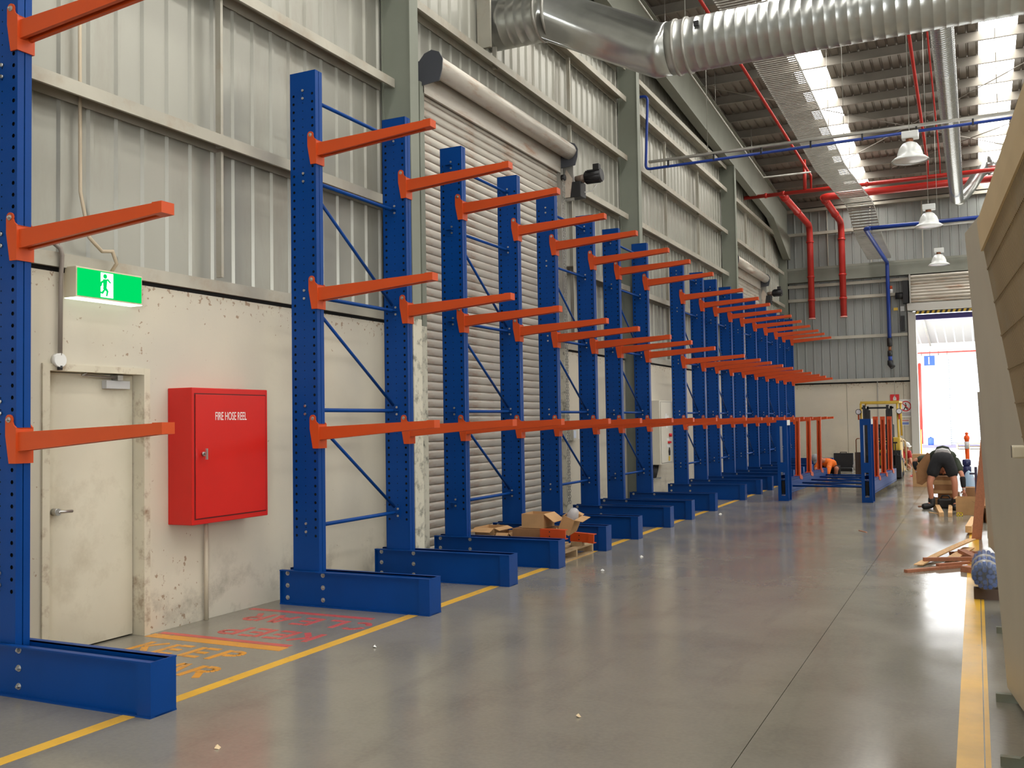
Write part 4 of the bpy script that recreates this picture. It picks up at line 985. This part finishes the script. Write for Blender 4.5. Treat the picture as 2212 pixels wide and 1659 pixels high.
t = thing('cardboard_sheet', 'flat cardboard sheet on the floor in front of the forklift', 'cardboard', (-3.33, 26.2, 0)); box(0, .32, 0, .9, 0, .012).build('sheet', CARD, t)

# pallet with boxes and brackets between the bases
t = thing('pallet', 'weathered timber pallet between the fourth and fifth rack bases', 'pallet', (-5.42, 10.20, 0), 0)
for i in range(7): box(.0+i*.165, .0+i*.165+.10, 0, 1.09, .102, .120).build('deck_board', PALLET, t)
for y in (0, .525, 1.05): box(0, 1.09, y, y+.04, .018, .102).build('bearer', PALLET, t)
for x in (0, .49, .99): box(x, x+.10, 0, 1.09, 0, .018).build('bottom_board', PALLET, t)
t = thing('carton', 'open brown carton with raised flap, tallest on the pallet', 'carton', (-4.86, 10.34, .386), .03); open_box(t, .28, .34, .165, CARD, (0, 0, 0, 1.0), fl=.16, ang=35)
t = thing('carton', 'low brown carton under the tall open carton on the pallet', 'carton', (-4.97, 10.31, .122), .0); box(0, .48, 0, .42, 0, .258).build('carton_body', CARD_D, t, bevel=.004); box(-.001, .481, .19, .23, .2, .2595).build('tape', TAN, t)
t = thing('carton', 'open carton with torn flaps at the wall end of the pallet', 'carton', (-5.47, 10.32, .122), -.04); open_box(t, .26, .34, .25, CARD, (.6, .5, .3, .4), fl=.2, ang=20)
t = thing('carton', 'crushed carton between the wall end carton and the low carton', 'carton', (-5.17, 10.30, .122), .04); open_box(t, .15, .3, .2, CARD, (.4, .3, .4, .5), fl=.12, ang=40)
t = thing('carton', 'tilted carton holding clear plastic bags, right end of the pallet stack', 'carton', (-4.44, 10.42, .36), .0, rot=(0.1, .42, .1)); open_box(t, .15, .30, .20, CARD, (0, .3, 0, .6), fl=.16, ang=-15)
b = MB(); b.lathe([(.01, .3), (.05, .28), (.075, .2), (.065, .1), (.0, .06)], (.075, .14, .0), 10); b.build('plastic_bag', mat('bag_plastic', (205, 208, 214), .15, alpha=.55), t)
def bracket(lbl, x, y, z, r_, tilt):
    t = thing('orange_bracket', lbl, 'bracket', (x, y, z), rot=(0, tilt, r_), group='orange steel brackets on the pallet')
    b = MB(); b.box(0, .32, 0, .008, 0, .11); b.box(0, .32, .008, .07, 0, .008); b.box(0, .32, .008, .07, .102, .11); b.build('channel', ORANGE, t)
    b = MB(); b.box(.25, .32, -.015, .0, 0, .11); b.build('end_block', ORANGE, t)
    for zz in (.03, .08): MB().cyl((.12, .0, zz), (.12, -.002, zz), .008, 8).build('hole', DARK, t)
    return t
bracket('orange steel bracket standing on the left of the two brackets', -4.57, 10.215, .285, .0, .0)
bracket('orange steel bracket leaning right, over the pallet corner', -4.50, 10.95, .172, -.08, .04)
b = MB(); b.box(-4.50, -4.36, 10.205, 10.29, .121, .284); tag(b.build('timber_packer', PALLET), 'timber packer under the left orange bracket', 'timber')
b = MB(); b.box(-4.48, -4.34, 10.92, 11.02, .121, .170); tag(b.build('timber_packer', PALLET), 'thin timber packer under the right orange bracket', 'timber')

# ================================================================== BOLLARD, FRAME, BLUE ROLL
t = thing('bollard', 'orange flexible bollard with reflective bands in the big doorway', 'bollard', (-.23, 27.0, 0))
b = MB(); b.lathe([(.16, 0), (.16, .03), (.06, .05), (.05, .1), (.05, 1.0), (.065, 1.02), (.065, 1.08), (.03, 1.12), (.03, 1.15), (.05, 1.17), (.0, 1.2)], seg=18); b.build('post', mat('bollard_orange', (255, 96, 20), .5), t)
for z0, z1 in ((.78, .96),): MB().cyl((0, 0, z0), (0, 0, z1), .054, 18).build('reflective_band', SILVER, t)
t = thing('steel_frame', 'dark upright steel frame standing beside the cartons', 'frame', (-.035, 18.5, 0))
b = MB(); b.box(-.02, .02, -.02, .02, 0, .73); b.build('post', mat('dark_purple_steel', (44, 34, 60), .5), t); box(-.10, -.02, -.012, .012, .6, .63).build('cross_bar', MATS['dark_purple_steel'], t); box(-.02, .02, -.02, .3, 0, .03).build('foot', MATS['dark_purple_steel'], t)
t = thing('blue_roll_stack', 'wrapped dark blue rolls standing upright beyond the bending worker', 'rolls', (-.21, 22.5, 0))
for i in range(5): MB().tube([(0, 0, i*.14), (0, 0, i*.14+.02), (0, 0, i*.14+.12), (0, 0, i*.14+.14)], [.06, .085, .085, .06], 14).build('roll', mat('dark_blue_wrap', (30, 36, 84), .35) if 'dark_blue_wrap' not in MATS else MATS['dark_blue_wrap'], t)
t = thing('plastic_sack', 'clear plastic sack leaning behind the brown carton', 'sack', (-.17, 21.5, 0))
b = MB(); b.lathe([(.05, 0), (.12, .06), (.13, .2), (.10, .36), (.05, .48), (.0, .52)], seg=14); b.build('sack_film', mat('sack_plastic', (170, 196, 220), .25, alpha=.7), t)
t = thing('red_cone', 'small red cone on the floor left of the bending worker', 'cone', (-1.53, 28.4, 0)); b = MB(); b.box(-.13, .13, -.13, .13, 0, .02); b.lathe([(.09, .02), (.03, .26), (.0, .26)], seg=14); b.build('cone', SIGNRED, t)

# ================================================================== FORKLIFT
t = thing('forklift', 'yellow forklift facing the camera with black mast and overhead guard', 'forklift', (-2.30, 26.8, 0))
yb = 0.0
for x in (-.37, .20):
    b = MB(); b.box(x, x+.07, 0, .10, .1, 1.93); b.box(x+.075, x+.145, .02, .12, .1, 1.90); b.build('mast_rail', DARK, t)
for q in ((-.40, .38, .02, .06, 1.83, 1.88), (-.35, .35, .04, .08, 1.0, 1.05)): box(*q).build('mast_crossbar', DARK, t)
for x in (-.24, .19): MB().cyl((x+.02, .09, .3), (x+.02, .09, 1.80), .028, 10).build('lift_cylinder', DARK, t)
for x in (-.30, .26): MB().cyl((x, -.0, 1.86), (x+.03, 0, 1.86), .035, 12).build('chain_pulley', ZINC, t)
b = MB()
for z in (.30, .62): b.box(-.45, .45, -.06, -.02, z, z+.06)
for x in (-.42, -.2, 0, .2, .40): b.box(x-.012, x+.012, -.05, -.02, .36, .95)
b.box(-.45, .45, -.05, -.02, .93, .97); b.build('load_backrest', DARK, t)
for x in (-.25, .17):
    b = MB(); b.box(x, x+.1, -.10, -.06, .04, .66); b.hexa([(x, -1.0, .03), (x+.1, -1.0, .03), (x+.1, -.10, .03), (x, -.10, .03), (x, -1.0, .04), (x+.1, -1.0, .04), (x+.1, -.1, .08), (x, -.1, .08)]); b.build('fork', DARK, t)
b = MB(); b.box(-.46, .50, .30, .36, 1.97, 2.035); b.box(-.46, .50, 1.55, 1.61, 1.97, 2.03)
for x in (-.46, -.22, .02, .26, .45): b.box(x, x+.05, .36, 1.55, 1.985, 2.025)
b.build('guard_roof', FKYEL, t)
for x in (-.45, .45):
    MB().tube([(x, .34, 1.98), (x+.02, .22, 1.2), (x+.03, .18, .95)], .028, 8).build('guard_post', FKYEL, t); MB().tube([(x, 1.58, 1.98), (x, 1.66, 1.1)], .028, 8).build('guard_post', FKYEL, t)
for x in (-.50, .50):
    l = MB().cyl((x, .2, 1.76), (x, .28, 1.76), .075, 16).build('work_light', DARK, t); MB().cyl((x, .192, 1.76), (x, .2, 1.76), .06, 16).build('lens', MATS['lamp_lens'], l)
    box(x-.02, x+.02, .22, .26, 1.55, 1.7).build('indicator', ORANGE, t)
b = MB(); b.prism([(.45, .25), (1.75, .25), (1.85, .5), (1.8, 1.02), (1.15, 1.05), (1.1, .75), (.45, .72)], 'x', -.46, .46); b.build('chassis', FKYEL, t, bevel=.02)
b = MB(); b.box(.28, .50, .15, .55, .74, 1.08); b.build('front_cowl', FKYEL, t, bevel=.02); box(.27, .51, .13, .5, .62, .745).build('cowl_base', DARK, t)
MB().tube([(.53, .2, .98), (.57, .3, 1.02), (.60, .5, .96), (.61, .7, .74), (.60, .9, .3)], .022, 8).build('fender_rail', TAN, t)
b = MB(); b.box(-.34, .34, .75, 1.2, .75, .88); b.box(-.30, .30, 1.15, 1.27, .88, 1.42); b.build('seat', DARK, t, bevel=.03)
b = MB(); b.tube([(.14*math.cos(q*PI/8), .60+.05*math.sin(q*PI/8), 1.20+.14*math.sin(q*PI/8)) for q in range(17)], .014, 6, caps=False); b.cyl((0, .60, 1.2), (0, .5, .8), .03, 8); b.build('steering_wheel', DARK, t)
def wheel(x, y, r, wdt, nm='wheel'):
    o = MB().tube([(x-wdt/2, y, r), (x-wdt/2+.02, y, r), (x+wdt/2-.02, y, r), (x+wdt/2, y, r)], [r*.88, r, r, r*.88], 24).build(nm, RUBBER, t)
    MB().cyl((x-wdt/2-.004, y, r), (x+wdt/2+.004, y, r), r*.5, 16).build('hub', FKYEL, o)
for x in (-.47, .42): wheel(x, .38, .33, .2); wheel(x*.95, 1.55, .25, .18)
b = MB(); b.box(-.60, -.46, .02, .14, .06, .70); b.build('side_shield', mat('dark_brown_panel', (70, 56, 48), .6), t)
MB().tube([(-.57, .08, .70), (-.57, .08, 1.02), (-.54, .08, 1.06), (-.48, .08, 1.06)], .012, 8).build('grab_rail', BRONZE, t)
b = MB(); b.box(.40, .52, .02, .12, .05, .62); b.build('side_shield', DARK, t)
# tool case, open
t = thing('tool_case', 'open black plastic tool case on the floor by the end wall', 'case', (-3.98, 31.0, 0))
box(0, .58, -.35, .0, .0, .10).build('case_tray', DARK, t, bevel=.015); MB().box(0, .58, 0, .06, .0, .46, M=Matrix.Translation((0, 0, .08)) @ Matrix.Rotation(-.12, 4, 'X')).build('case_lid', DARK, t, bevel=.015)
b = MB(); b.tube([(.2, .04, .53), (.2, .05, .56), (.38, .05, .56), (.38, .04, .53)], .012, 6); b.build('handle', DARK, t)
t = thing('plastic_bin_bag', 'crumpled white plastic bag beside the tool case', 'bag', (-3.20, 30.5, 0)); b = MB(); b.lathe([(.05, 0), (.16, .05), (.17, .18), (.10, .34), (.03, .42), (.0, .43)], seg=12); b.build('bag_film', WHITE, t)

# ================================================================== PEOPLE
def skinned(name, V, E, R, m, parent, sub=1, label=None):
    me = bpy.data.meshes.new(name); me.from_pydata([tuple(v) for v in V], E, []); o = bpy.data.objects.new(name, me); COL.objects.link(o)
    s = o.modifiers.new('skin', 'SKIN'); s.use_smooth_shade = True
    sk = me.skin_vertices[0] if len(me.skin_vertices) else None
    if sk is None:
        bm = bmesh.new(); bm.from_mesh(me); bm.verts.layers.skin.verify(); bm.to_mesh(me); bm.free(); sk = me.skin_vertices[0]
    for i, r in enumerate(R): sk.data[i].radius = r if isinstance(r, tuple) else (r, r); sk.data[i].use_root = (i == 0)
    u = o.modifiers.new('sub', 'SUBSURF'); u.levels = sub; u.render_levels = sub
    bpy.context.view_layer.update()
    me2 = bpy.data.meshes.new_from_object(o.evaluated_get(bpy.context.evaluated_depsgraph_get())); bpy.data.objects.remove(o)
    me2.name = name; me2.materials.clear(); me2.materials.append(m); me2.polygons.foreach_set('use_smooth', [True]*len(me2.polygons))
    return obj(name, me2, parent, label=label)
def hand_chain(V, E, R, wrist, pdir, side, s=1.0, curl=.6):
    # palm and five fingers grown from the wrist vertex
    pd = Vector(pdir).normalized(); sd = Vector(side).normalized(); nn = pd.cross(sd).normalized(); w_ = Vector(V[wrist])
    palm = len(V); V.append(w_+pd*.055*s); E.append((wrist, palm)); R.append((.036*s, .018*s))
    for k, L in enumerate((.065, .075, .07, .055)):
        o = sd*(.030-.020*k)*s; a = len(V)
        V.append(w_+pd*.095*s+o); E.append((palm, a)); R.append(.010*s)
        V.append(w_+pd*(.095+L*.5)*s+o+nn*.012*s*curl); E.append((a, a+1)); R.append(.0085*s)
        V.append(w_+pd*(.095+L*.8)*s+o+nn*.035*s*curl); E.append((a+1, a+2)); R.append(.0075*s)
    a = len(V); V.append(w_+pd*.04*s+sd*.042*s+nn*.01*s); E.append((palm, a)); R.append(.011*s)
    V.append(w_+pd*.075*s+sd*.058*s+nn*.02*s); E.append((a, a+1)); R.append(.009*s)
def human(t, J, skin=SKIN, cap=None, hair=None, slim=1.0):
    # J: joint name -> position
    names = ['pelvis', 'spine', 'chest', 'neck', 'hipL', 'kneeL', 'ankL', 'toeL', 'hipR', 'kneeR', 'ankR', 'toeR', 'shL', 'elL', 'wrL', 'shR', 'elR', 'wrR']
    Rd = dict(pelvis=(.14, .11), spine=(.13, .10), chest=(.15, .11), neck=.055, hipL=.085, kneeL=.055, ankL=.037, toeL=.033, hipR=.085, kneeR=.055, ankR=.037, toeR=.033, shL=.055, elL=.04, wrL=.026, shR=.055, elR=.04, wrR=.026)
    V = []; R = []; ix = {}; E = []
    def add(n, p, r): ix[n] = len(V); V.append(Vector(p)); R.append(r)
    for n in names: add(n, J[n], Rd[n])
    for s in 'LR':   # calves thicker below the knee
        k, a = Vector(J['knee'+s]), Vector(J['ank'+s]); add('calf'+s, k.lerp(a, .3), .054)
        h = Vector(J['hip'+s]); add('thigh'+s, h.lerp(k, .4), .078)
    for a, c in (('pelvis', 'spine'), ('spine', 'chest'), ('chest', 'neck'), ('pelvis', 'hipL'), ('hipL', 'thighL'), ('thighL', 'kneeL'), ('kneeL', 'calfL'), ('calfL', 'ankL'), ('ankL', 'toeL'), ('pelvis', 'hipR'), ('hipR', 'thighR'), ('thighR', 'kneeR'), ('kneeR', 'calfR'), ('calfR', 'ankR'), ('ankR', 'toeR'),
                 ('chest', 'shL'), ('shL', 'elL'), ('elL', 'wrL'), ('chest', 'shR'), ('shR', 'elR'), ('elR', 'wrR')): E.append((ix[a], ix[c]))
    hd = Vector(J['head']); nk = Vector(J['neck']); updir = (hd-nk).normalized()
    add('headb', nk.lerp(hd, .45), .068); add('headc', hd, (.082, .095)); add('headt', hd+updir*.07, .062)
    E += [(ix['neck'], ix['headb']), (ix['headb'], ix['headc']), (ix['headc'], ix['headt'])]
    for s in 'LR':
        w_, e = Vector(J['wr'+s]), Vector(J['el'+s]); d = (w_-e).normalized(); sd = d.cross(Vector((0, 1, .2))).normalized()*(1 if s == 'L' else -1)
        hand_chain(V, E, R, ix['wr'+s], d, sd)
    body = skinned('body', V, E, R, skin, t, 1)
    # face: eyes, nose, mouth, ears placed on the head in the facing direction
    f = Vector(J['face']).normalized(); f = (f-updir*f.dot(updir)).normalized(); rr = f.cross(updir).normalized()
    b = MB()
    for s_ in (-1, 1): c = hd+f*.082+rr*.032*s_+updir*.012; b.lathe([(0, -.010), (.009, -.005), (.011, 0), (.009, .005), (0, .010)], tuple(c), 8)
    b.build('eyes', DARK, t)
    b = MB(); p = hd+f*.085; b.hexa([tuple(p-rr*.014-updir*.03), tuple(p+rr*.014-updir*.03), tuple(p+rr*.016-updir*.03-f*.02), tuple(p-rr*.016-updir*.03-f*.02)]+[tuple(p-rr*.006+updir*.015), tuple(p+rr*.006+updir*.015), tuple(p+rr*.01+updir*.015-f*.02), tuple(p-rr*.01+updir*.015-f*.02)])
    for s_ in (-1, 1): c = hd+rr*.085*s_; b.lathe([(0, -.03), (.014, -.02), (.017, 0), (.014, .02), (0, .03)], tuple(c), 8)
    b.build('nose_and_ears', skin, t)
    b = MB(); p = hd+f*.078-updir*.052; b.hexa([tuple(p-rr*.022), tuple(p+rr*.022), tuple(p+rr*.02-f*.01), tuple(p-rr*.02-f*.01), tuple(p-rr*.022+updir*.008), tuple(p+rr*.022+updir*.008), tuple(p+rr*.02-f*.01+updir*.008), tuple(p-rr*.02-f*.01+updir*.008)]); b.build('mouth', mat('lips', (150, 80, 70), .5) if 'lips' not in MATS else MATS['lips'], t)
    # cap or hair covering the crown
    n = 10; prof = [(.098*math.cos(q*PI/2/n)+.004, .10*math.sin(q*PI/2/n)) for q in range(n+1)]
    z_ = updir; M = Matrix.Translation(hd+updir*.02) @ z_.to_track_quat('Z', 'Y').to_matrix().to_4x4()
    b = MB(); b.lathe(prof, (0, 0, 0), 16, M=M)
    if cap: 
        pk = hd+f*.12+updir*.03; b.hexa([tuple(pk-rr*.07-f*.06), tuple(pk-rr*.05+f*.04), tuple(pk+rr*.05+f*.04), tuple(pk+rr*.07-f*.06), tuple(pk-rr*.07-f*.06+updir*.008), tuple(pk-rr*.05+f*.04+updir*.008), tuple(pk+rr*.05+f*.04+updir*.008), tuple(pk+rr*.07-f*.06+updir*.008)])
        b.build('cap', cap, t)
    else: b.build('hair', hair or DARK, t)
    return body
def garment(name, m, t, pts, edges, R, sub=1): return skinned(name, pts, edges, R, m, t, sub)
def L_(a, c, f): return tuple(Vector(a).lerp(Vector(c), f))

# worker bending away from the camera
t = thing('person', 'person in black shorts and boots bending over, back to the camera, sorting cartons', 'person', (0, 0, 0))
J = dict(pelvis=(-.55, 18.46, .90), spine=(-.55, 18.66, .98), chest=(-.55, 18.90, .92), neck=(-.56, 19.10, .78), head=(-.57, 19.19, .62), face=(0, -.3, -1),
         hipL=(-.65, 18.44, .84), kneeL=(-.765, 18.36, .46), ankL=(-.745, 18.44, .10), toeL=(-.86, 18.36, .05),
         hipR=(-.45, 18.44, .84), kneeR=(-.365, 18.36, .46), ankR=(-.375, 18.44, .10), toeR=(-.37, 18.24, .05),
         shL=(-.73, 18.95, .86), elL=(-1.03, 18.88, .83), wrL=(-.99, 18.86, .62), shR=(-.37, 18.95, .84), elR=(-.25, 18.74, .56), wrR=(-.235, 18.70, .33))
human(t, J, cap=None, hair=mat('dark_hair', (50, 38, 30), .8))
garment('shorts', BLACKCLOTH, t, [(-.55, 18.45, .90), (-.655, 18.43, .84), L_(J['hipL'], J['kneeL'], .45), L_(J['hipL'], J['kneeL'], .78), (-.445, 18.43, .84), L_(J['hipR'], J['kneeR'], .45), L_(J['hipR'], J['kneeR'], .78), (-.55, 18.53, .955)],
        [(0, 1), (1, 2), (2, 3), (0, 4), (4, 5), (5, 6), (0, 7)], [(.15, .13), .125, .115, .11, .125, .115, .11, (.165, .11)])
garment('waistband', SILVER, t, [(-.55, 18.52, .96), (-.55, 18.575, .985)], [(0, 1)], [(.165, .115), (.158, .115)])
garment('shirt', mat('dark_green_shirt', (52, 60, 46), .8), t, [(-.55, 18.64, .99), (-.55, 18.90, .93), (-.55, 19.04, .84), (-.74, 18.95, .865), (-1.0, 18.88, .83), (-.36, 18.95, .84), (-.27, 18.78, .60)],
        [(0, 1), (1, 2), (1, 3), (3, 4), (1, 5), (5, 6)], [(.155, .12), (.17, .125), .085, .085, .07, .085, .072])
garment('vest_band', mat('dark_vest', (40, 46, 40), .8), t, [(-.55, 18.66, 1.0), (-.55, 18.72, .995)], [(0, 1)], [(.157, .122), (.16, .122)])
for s in 'LR':
    e, w_ = Vector(J['el'+s]), Vector(J['wr'+s]); garment('sleeve', BLACKCLOTH, t, [tuple(e), L_(e, w_, .5), L_(e, w_, .9)], [(0, 1), (1, 2)], [.058, .05, .042])
    garment('glove_cuff', WHITE, t, [L_(e, w_, .9), L_(e, w_, 1.06)], [(0, 1)], [.036, .038])
    k, a, o_ = Vector(J['knee'+s]), Vector(J['ank'+s]), Vector(J['toe'+s])
    garment('boot', DARK, t, [(a.x, a.y, .24), (a.x, a.y, .12), (a.x, a.y, .055), tuple(a.lerp(o_, .6)[:2])+(.052,), (o_.x, o_.y, .048), tuple(a.lerp(o_, 1.35)[:2])+(.045,)], [(0, 1), (1, 2), (2, 3), (3, 4), (4, 5)], [.066, .066, .066, .062, .058, .05])

# worker squatting in orange behind the lying rack
t = thing('person', 'person in orange hi-vis shirt and grey cap squatting behind the lying rack', 'person')
J = dict(pelvis=(-3.40, 26.25, .30), spine=(-3.42, 26.05, .42), chest=(-3.50, 25.85, .52), neck=(-3.62, 25.72, .56), head=(-3.72, 25.62, .60), face=(-.3, -1, -.8),
         hipL=(-3.52, 26.20, .30), kneeL=(-3.76, 25.82, .40), ankL=(-3.74, 25.95, .08), toeL=(-3.80, 25.78, .045),
         hipR=(-3.30, 26.20, .28), kneeR=(-3.24, 25.74, .34), ankR=(-3.30, 25.95, .08), toeR=(-3.33, 25.76, .045),
         shL=(-3.66, 25.86, .50), elL=(-3.74, 25.62, .30), wrL=(-3.60, 25.48, .14), shR=(-3.40, 25.78, .47), elR=(-3.41, 25.56, .30), wrR=(-3.43, 25.50, .12))
human(t, J, cap=mat('grey_cap', (150, 152, 156), .8))
garment('shirt', HIVIS, t, [(-3.36, 26.18, .38), (-3.42, 26.02, .44), (-3.50, 25.85, .52), (-3.58, 25.76, .54), (-3.66, 25.86, .49), (-3.74, 25.64, .32), (-3.40, 25.78, .46), (-3.41, 25.57, .31), (-3.425, 25.51, .18)],
        [(0, 1), (1, 2), (2, 3), (2, 4), (4, 5), (2, 6), (6, 7), (7, 8)], [(.15, .12), (.17, .14), (.17, .13), .09, .085, .065, .085, .066, .052])
garment('reflective_band', SILVER, t, [L_((-3.40, 25.78, .46), (-3.41, 25.57, .31), .62), L_((-3.40, 25.78, .46), (-3.41, 25.57, .31), .86)], [(0, 1)], [.080, .077])
garment('shorts', BLACKCLOTH, t, [(-3.40, 26.25, .28), (-3.52, 26.2, .29), L_(J['hipL'], J['kneeL'], .7), (-3.30, 26.2, .27), L_(J['hipR'], J['kneeR'], .7)], [(0, 1), (1, 2), (0, 3), (3, 4)], [(.15, .12), .12, .095, .12, .10])
for s in 'LR':
    a, o_ = Vector(J['ank'+s]), Vector(J['toe'+s]); garment('boot', DARK, t, [(a.x, a.y, .17), (a.x, a.y, .06), tuple(a.lerp(o_, 1.25)[:2])+(.05,)], [(0, 1), (1, 2)], [.06, .064, .056])
# worker crouching in red by the doorway
t = thing('person', 'person in red shirt and white hat crouching right of the forklift', 'person')
J = dict(pelvis=(-1.98, 31.10, .28), spine=(-1.96, 31.05, .42), chest=(-1.92, 30.98, .56), neck=(-1.90, 30.93, .66), head=(-1.89, 30.88, .75), face=(.8, -.6, -.3),
         hipL=(-2.06, 31.08, .28), kneeL=(-1.98, 30.74, .40), ankL=(-2.0, 30.95, .08), toeL=(-1.95, 30.78, .045),
         hipR=(-1.92, 31.12, .26), kneeR=(-1.80, 30.84, .34), ankR=(-1.88, 31.02, .08), toeR=(-1.82, 30.86, .045),
         shL=(-2.0, 30.96, .56), elL=(-1.98, 30.72, .34), wrL=(-1.84, 30.62, .18), shR=(-1.82, 30.98, .55), elR=(-1.79, 30.82, .34), wrR=(-1.71, 30.70, .14))
human(t, J, cap=WHITE)
garment('shirt', mat('red_shirt', (176, 36, 34), .75, var=.15, vs=14), t, [(-1.97, 31.08, .34), (-1.95, 31.03, .46), (-1.92, 30.97, .57), (-2.0, 30.95, .56), (-1.98, 30.74, .36), (-1.82, 30.98, .55), (-1.79, 30.84, .37)], [(0, 1), (1, 2), (2, 3), (3, 4), (2, 5), (5, 6)], [(.14, .12), (.15, .12), (.14, .11), .08, .062, .08, .062])
garment('trousers', mat('navy_trousers', (34, 34, 56), .8), t, [(-1.98, 31.1, .27), (-2.05, 31.06, .28), (-1.98, 30.76, .39), (-2.0, 30.94, .14), (-1.92, 31.1, .26), (-1.81, 30.85, .33), (-1.88, 31.01, .14)], [(0, 1), (1, 2), (2, 3), (0, 4), (4, 5), (5, 6)], [(.13, .11), .10, .07, .055, .10, .07, .055])
for s in 'LR':
    a, o_ = Vector(J['ank'+s]), Vector(J['toe'+s]); garment('shoe', TAN, t, [(a.x, a.y, .07), tuple(a.lerp(o_, 1.25)[:2])+(.048,)], [(0, 1)], [.062, .055])

# ================================================================== OUTSIDE
yg = box(-30, 40, YE+.32, 75, -.3, -.004).build('yard_ground', OUTGROUND); struct(yg)
fb = sroot('facade')
YF2 = 54
box(-30, -1.2, YF2, YF2+.4, 0, 4.95).build('wall_panel', OUTWALL, fb); box(6.3, 30, YF2, YF2+.4, 0, 4.95).build('wall_panel', OUTWALL, fb); box(-1.2, 6.3, YF2+.2, YF2+.4, 0, 4.95).build('wall_panel', OUTWALL, fb)
b = MB(); corr(b, 'y', -30, 30, 4.72, 6.2, pitch=.4, at=YF2+.05, d=.05); b.build('cladding_sheet', OUTWALL, fb)
bb = MB()
for i in range(42): bb.prism([(YF2+.12, i*.11), (YF2+.06, i*.11+.05), (YF2+.12, i*.11+.108)], 'x', -1.2, 6.3)
bb.build('roller_curtain', mat('outside_roller', (214, 222, 230), .5), fb)
box(-30, 30, YF2-.4, YF2, 0, .14).build('plinth', mat('plinth_grey', (110, 106, 130), .7), fb)
# canopy along the far building
cn = sroot('canopy')
b = MB(); n = 150
for i in range(n):
    x0 = -30+i*.4; b.quad((x0, 47, 5.98), (x0+.34, 47, 5.98), (x0+.34, YF2, 5.34), (x0, YF2, 5.34)); b.quad((x0+.34, 47, 5.98), (x0+.4, 47, 6.05), (x0+.4, YF2, 5.40), (x0+.34, YF2, 5.34))
b.build('canopy_sheet', mat('canopy_steel', (150, 150, 150), .6), cn)
box(-30, 30, 46.95, 47.05, 5.96, 6.30).build('fascia', OUTWALL, cn)
for x in (-2.0, 1.2, 4.5): MB().cyl((x, 47.2, 5.9), (x, YF2, 5.25), .05, 8).build('canopy_beam', GALV, cn)
t = thing('number_sign', 'square blue sign with a white number 1 on the building outside', 'sign', (-2.07, YF2-.03, 4.465))
box(-.25, .25, 0, .02, -.25, .25).build('plate', SIGNBLUE, t); o = text('numeral', '1', .55, WHITE, t, (-.02, -.005, -.19), (PI/2, 0, 0), 1.0, .004, 'CENTER')
t = thing('outside_red_pipe', 'thin red horizontal pipe along the building outside', 'pipe'); MB().cyl((-10, YF2-.15, 4.86), (10, YF2-.15, 4.86), .035, 8).build('pipe_run', PIPE_RED, t)
t = thing('outside_red_post', 'vertical red pipe on the building outside below the number sign', 'pipe'); MB().tube([(-2.55, YF2-.2, .2), (-2.55, YF2-.2, 4.25), (-2.55, YF2-.05, 4.3)], .07, 10).build('pipe_run', PIPE_RED, t)
t = thing('orange_guard_post', 'orange-yellow guard post just outside the left side of the doorway', 'post', (-1.70, YE+.6, 0)); MB().cyl((0, 0, 0), (0, 0, 1.15), .045, 14).build('post', mat('guard_orange', (236, 170, 60), .5), t); MB().cyl((0, 0, 1.15), (0, 0, 1.17), .05, 14).build('post_cap', MATS['guard_orange'], t)
t = thing('outside_bin', 'small blue drum by the building outside', 'drum', (-2.12, YF2-.2, .14)); MB().tube([(0, 0, 0), (0, 0, .05), (0, 0, .34), (0, 0, .38)], [.13, .14, .14, .10], 14).build('drum_body', SIGNBLUE, t); MB().cyl((0, 0, .38), (0, 0, .42), .05, 10).build('drum_cap', SIGNBLUE, t)
for i, (x, l) in enumerate(((-.9, 'left low stack of pallets outside the doorway'), (.4, 'right low stack of pallets outside the doorway'))):
    t = thing('pallet_stack', l, 'pallets', (x, YF2-3, 0), group='pallet stacks outside')
    for k in range(2):
        b = MB()
        b.box(0, 1.1, 0, 1.1, k*.14+.1, k*.14+.13); 
        for xx in (0, .5, 1.02): b.box(xx, xx+.08, 0, 1.1, k*.14, k*.14+.1)
        b.build('pallet', PALLET, t)
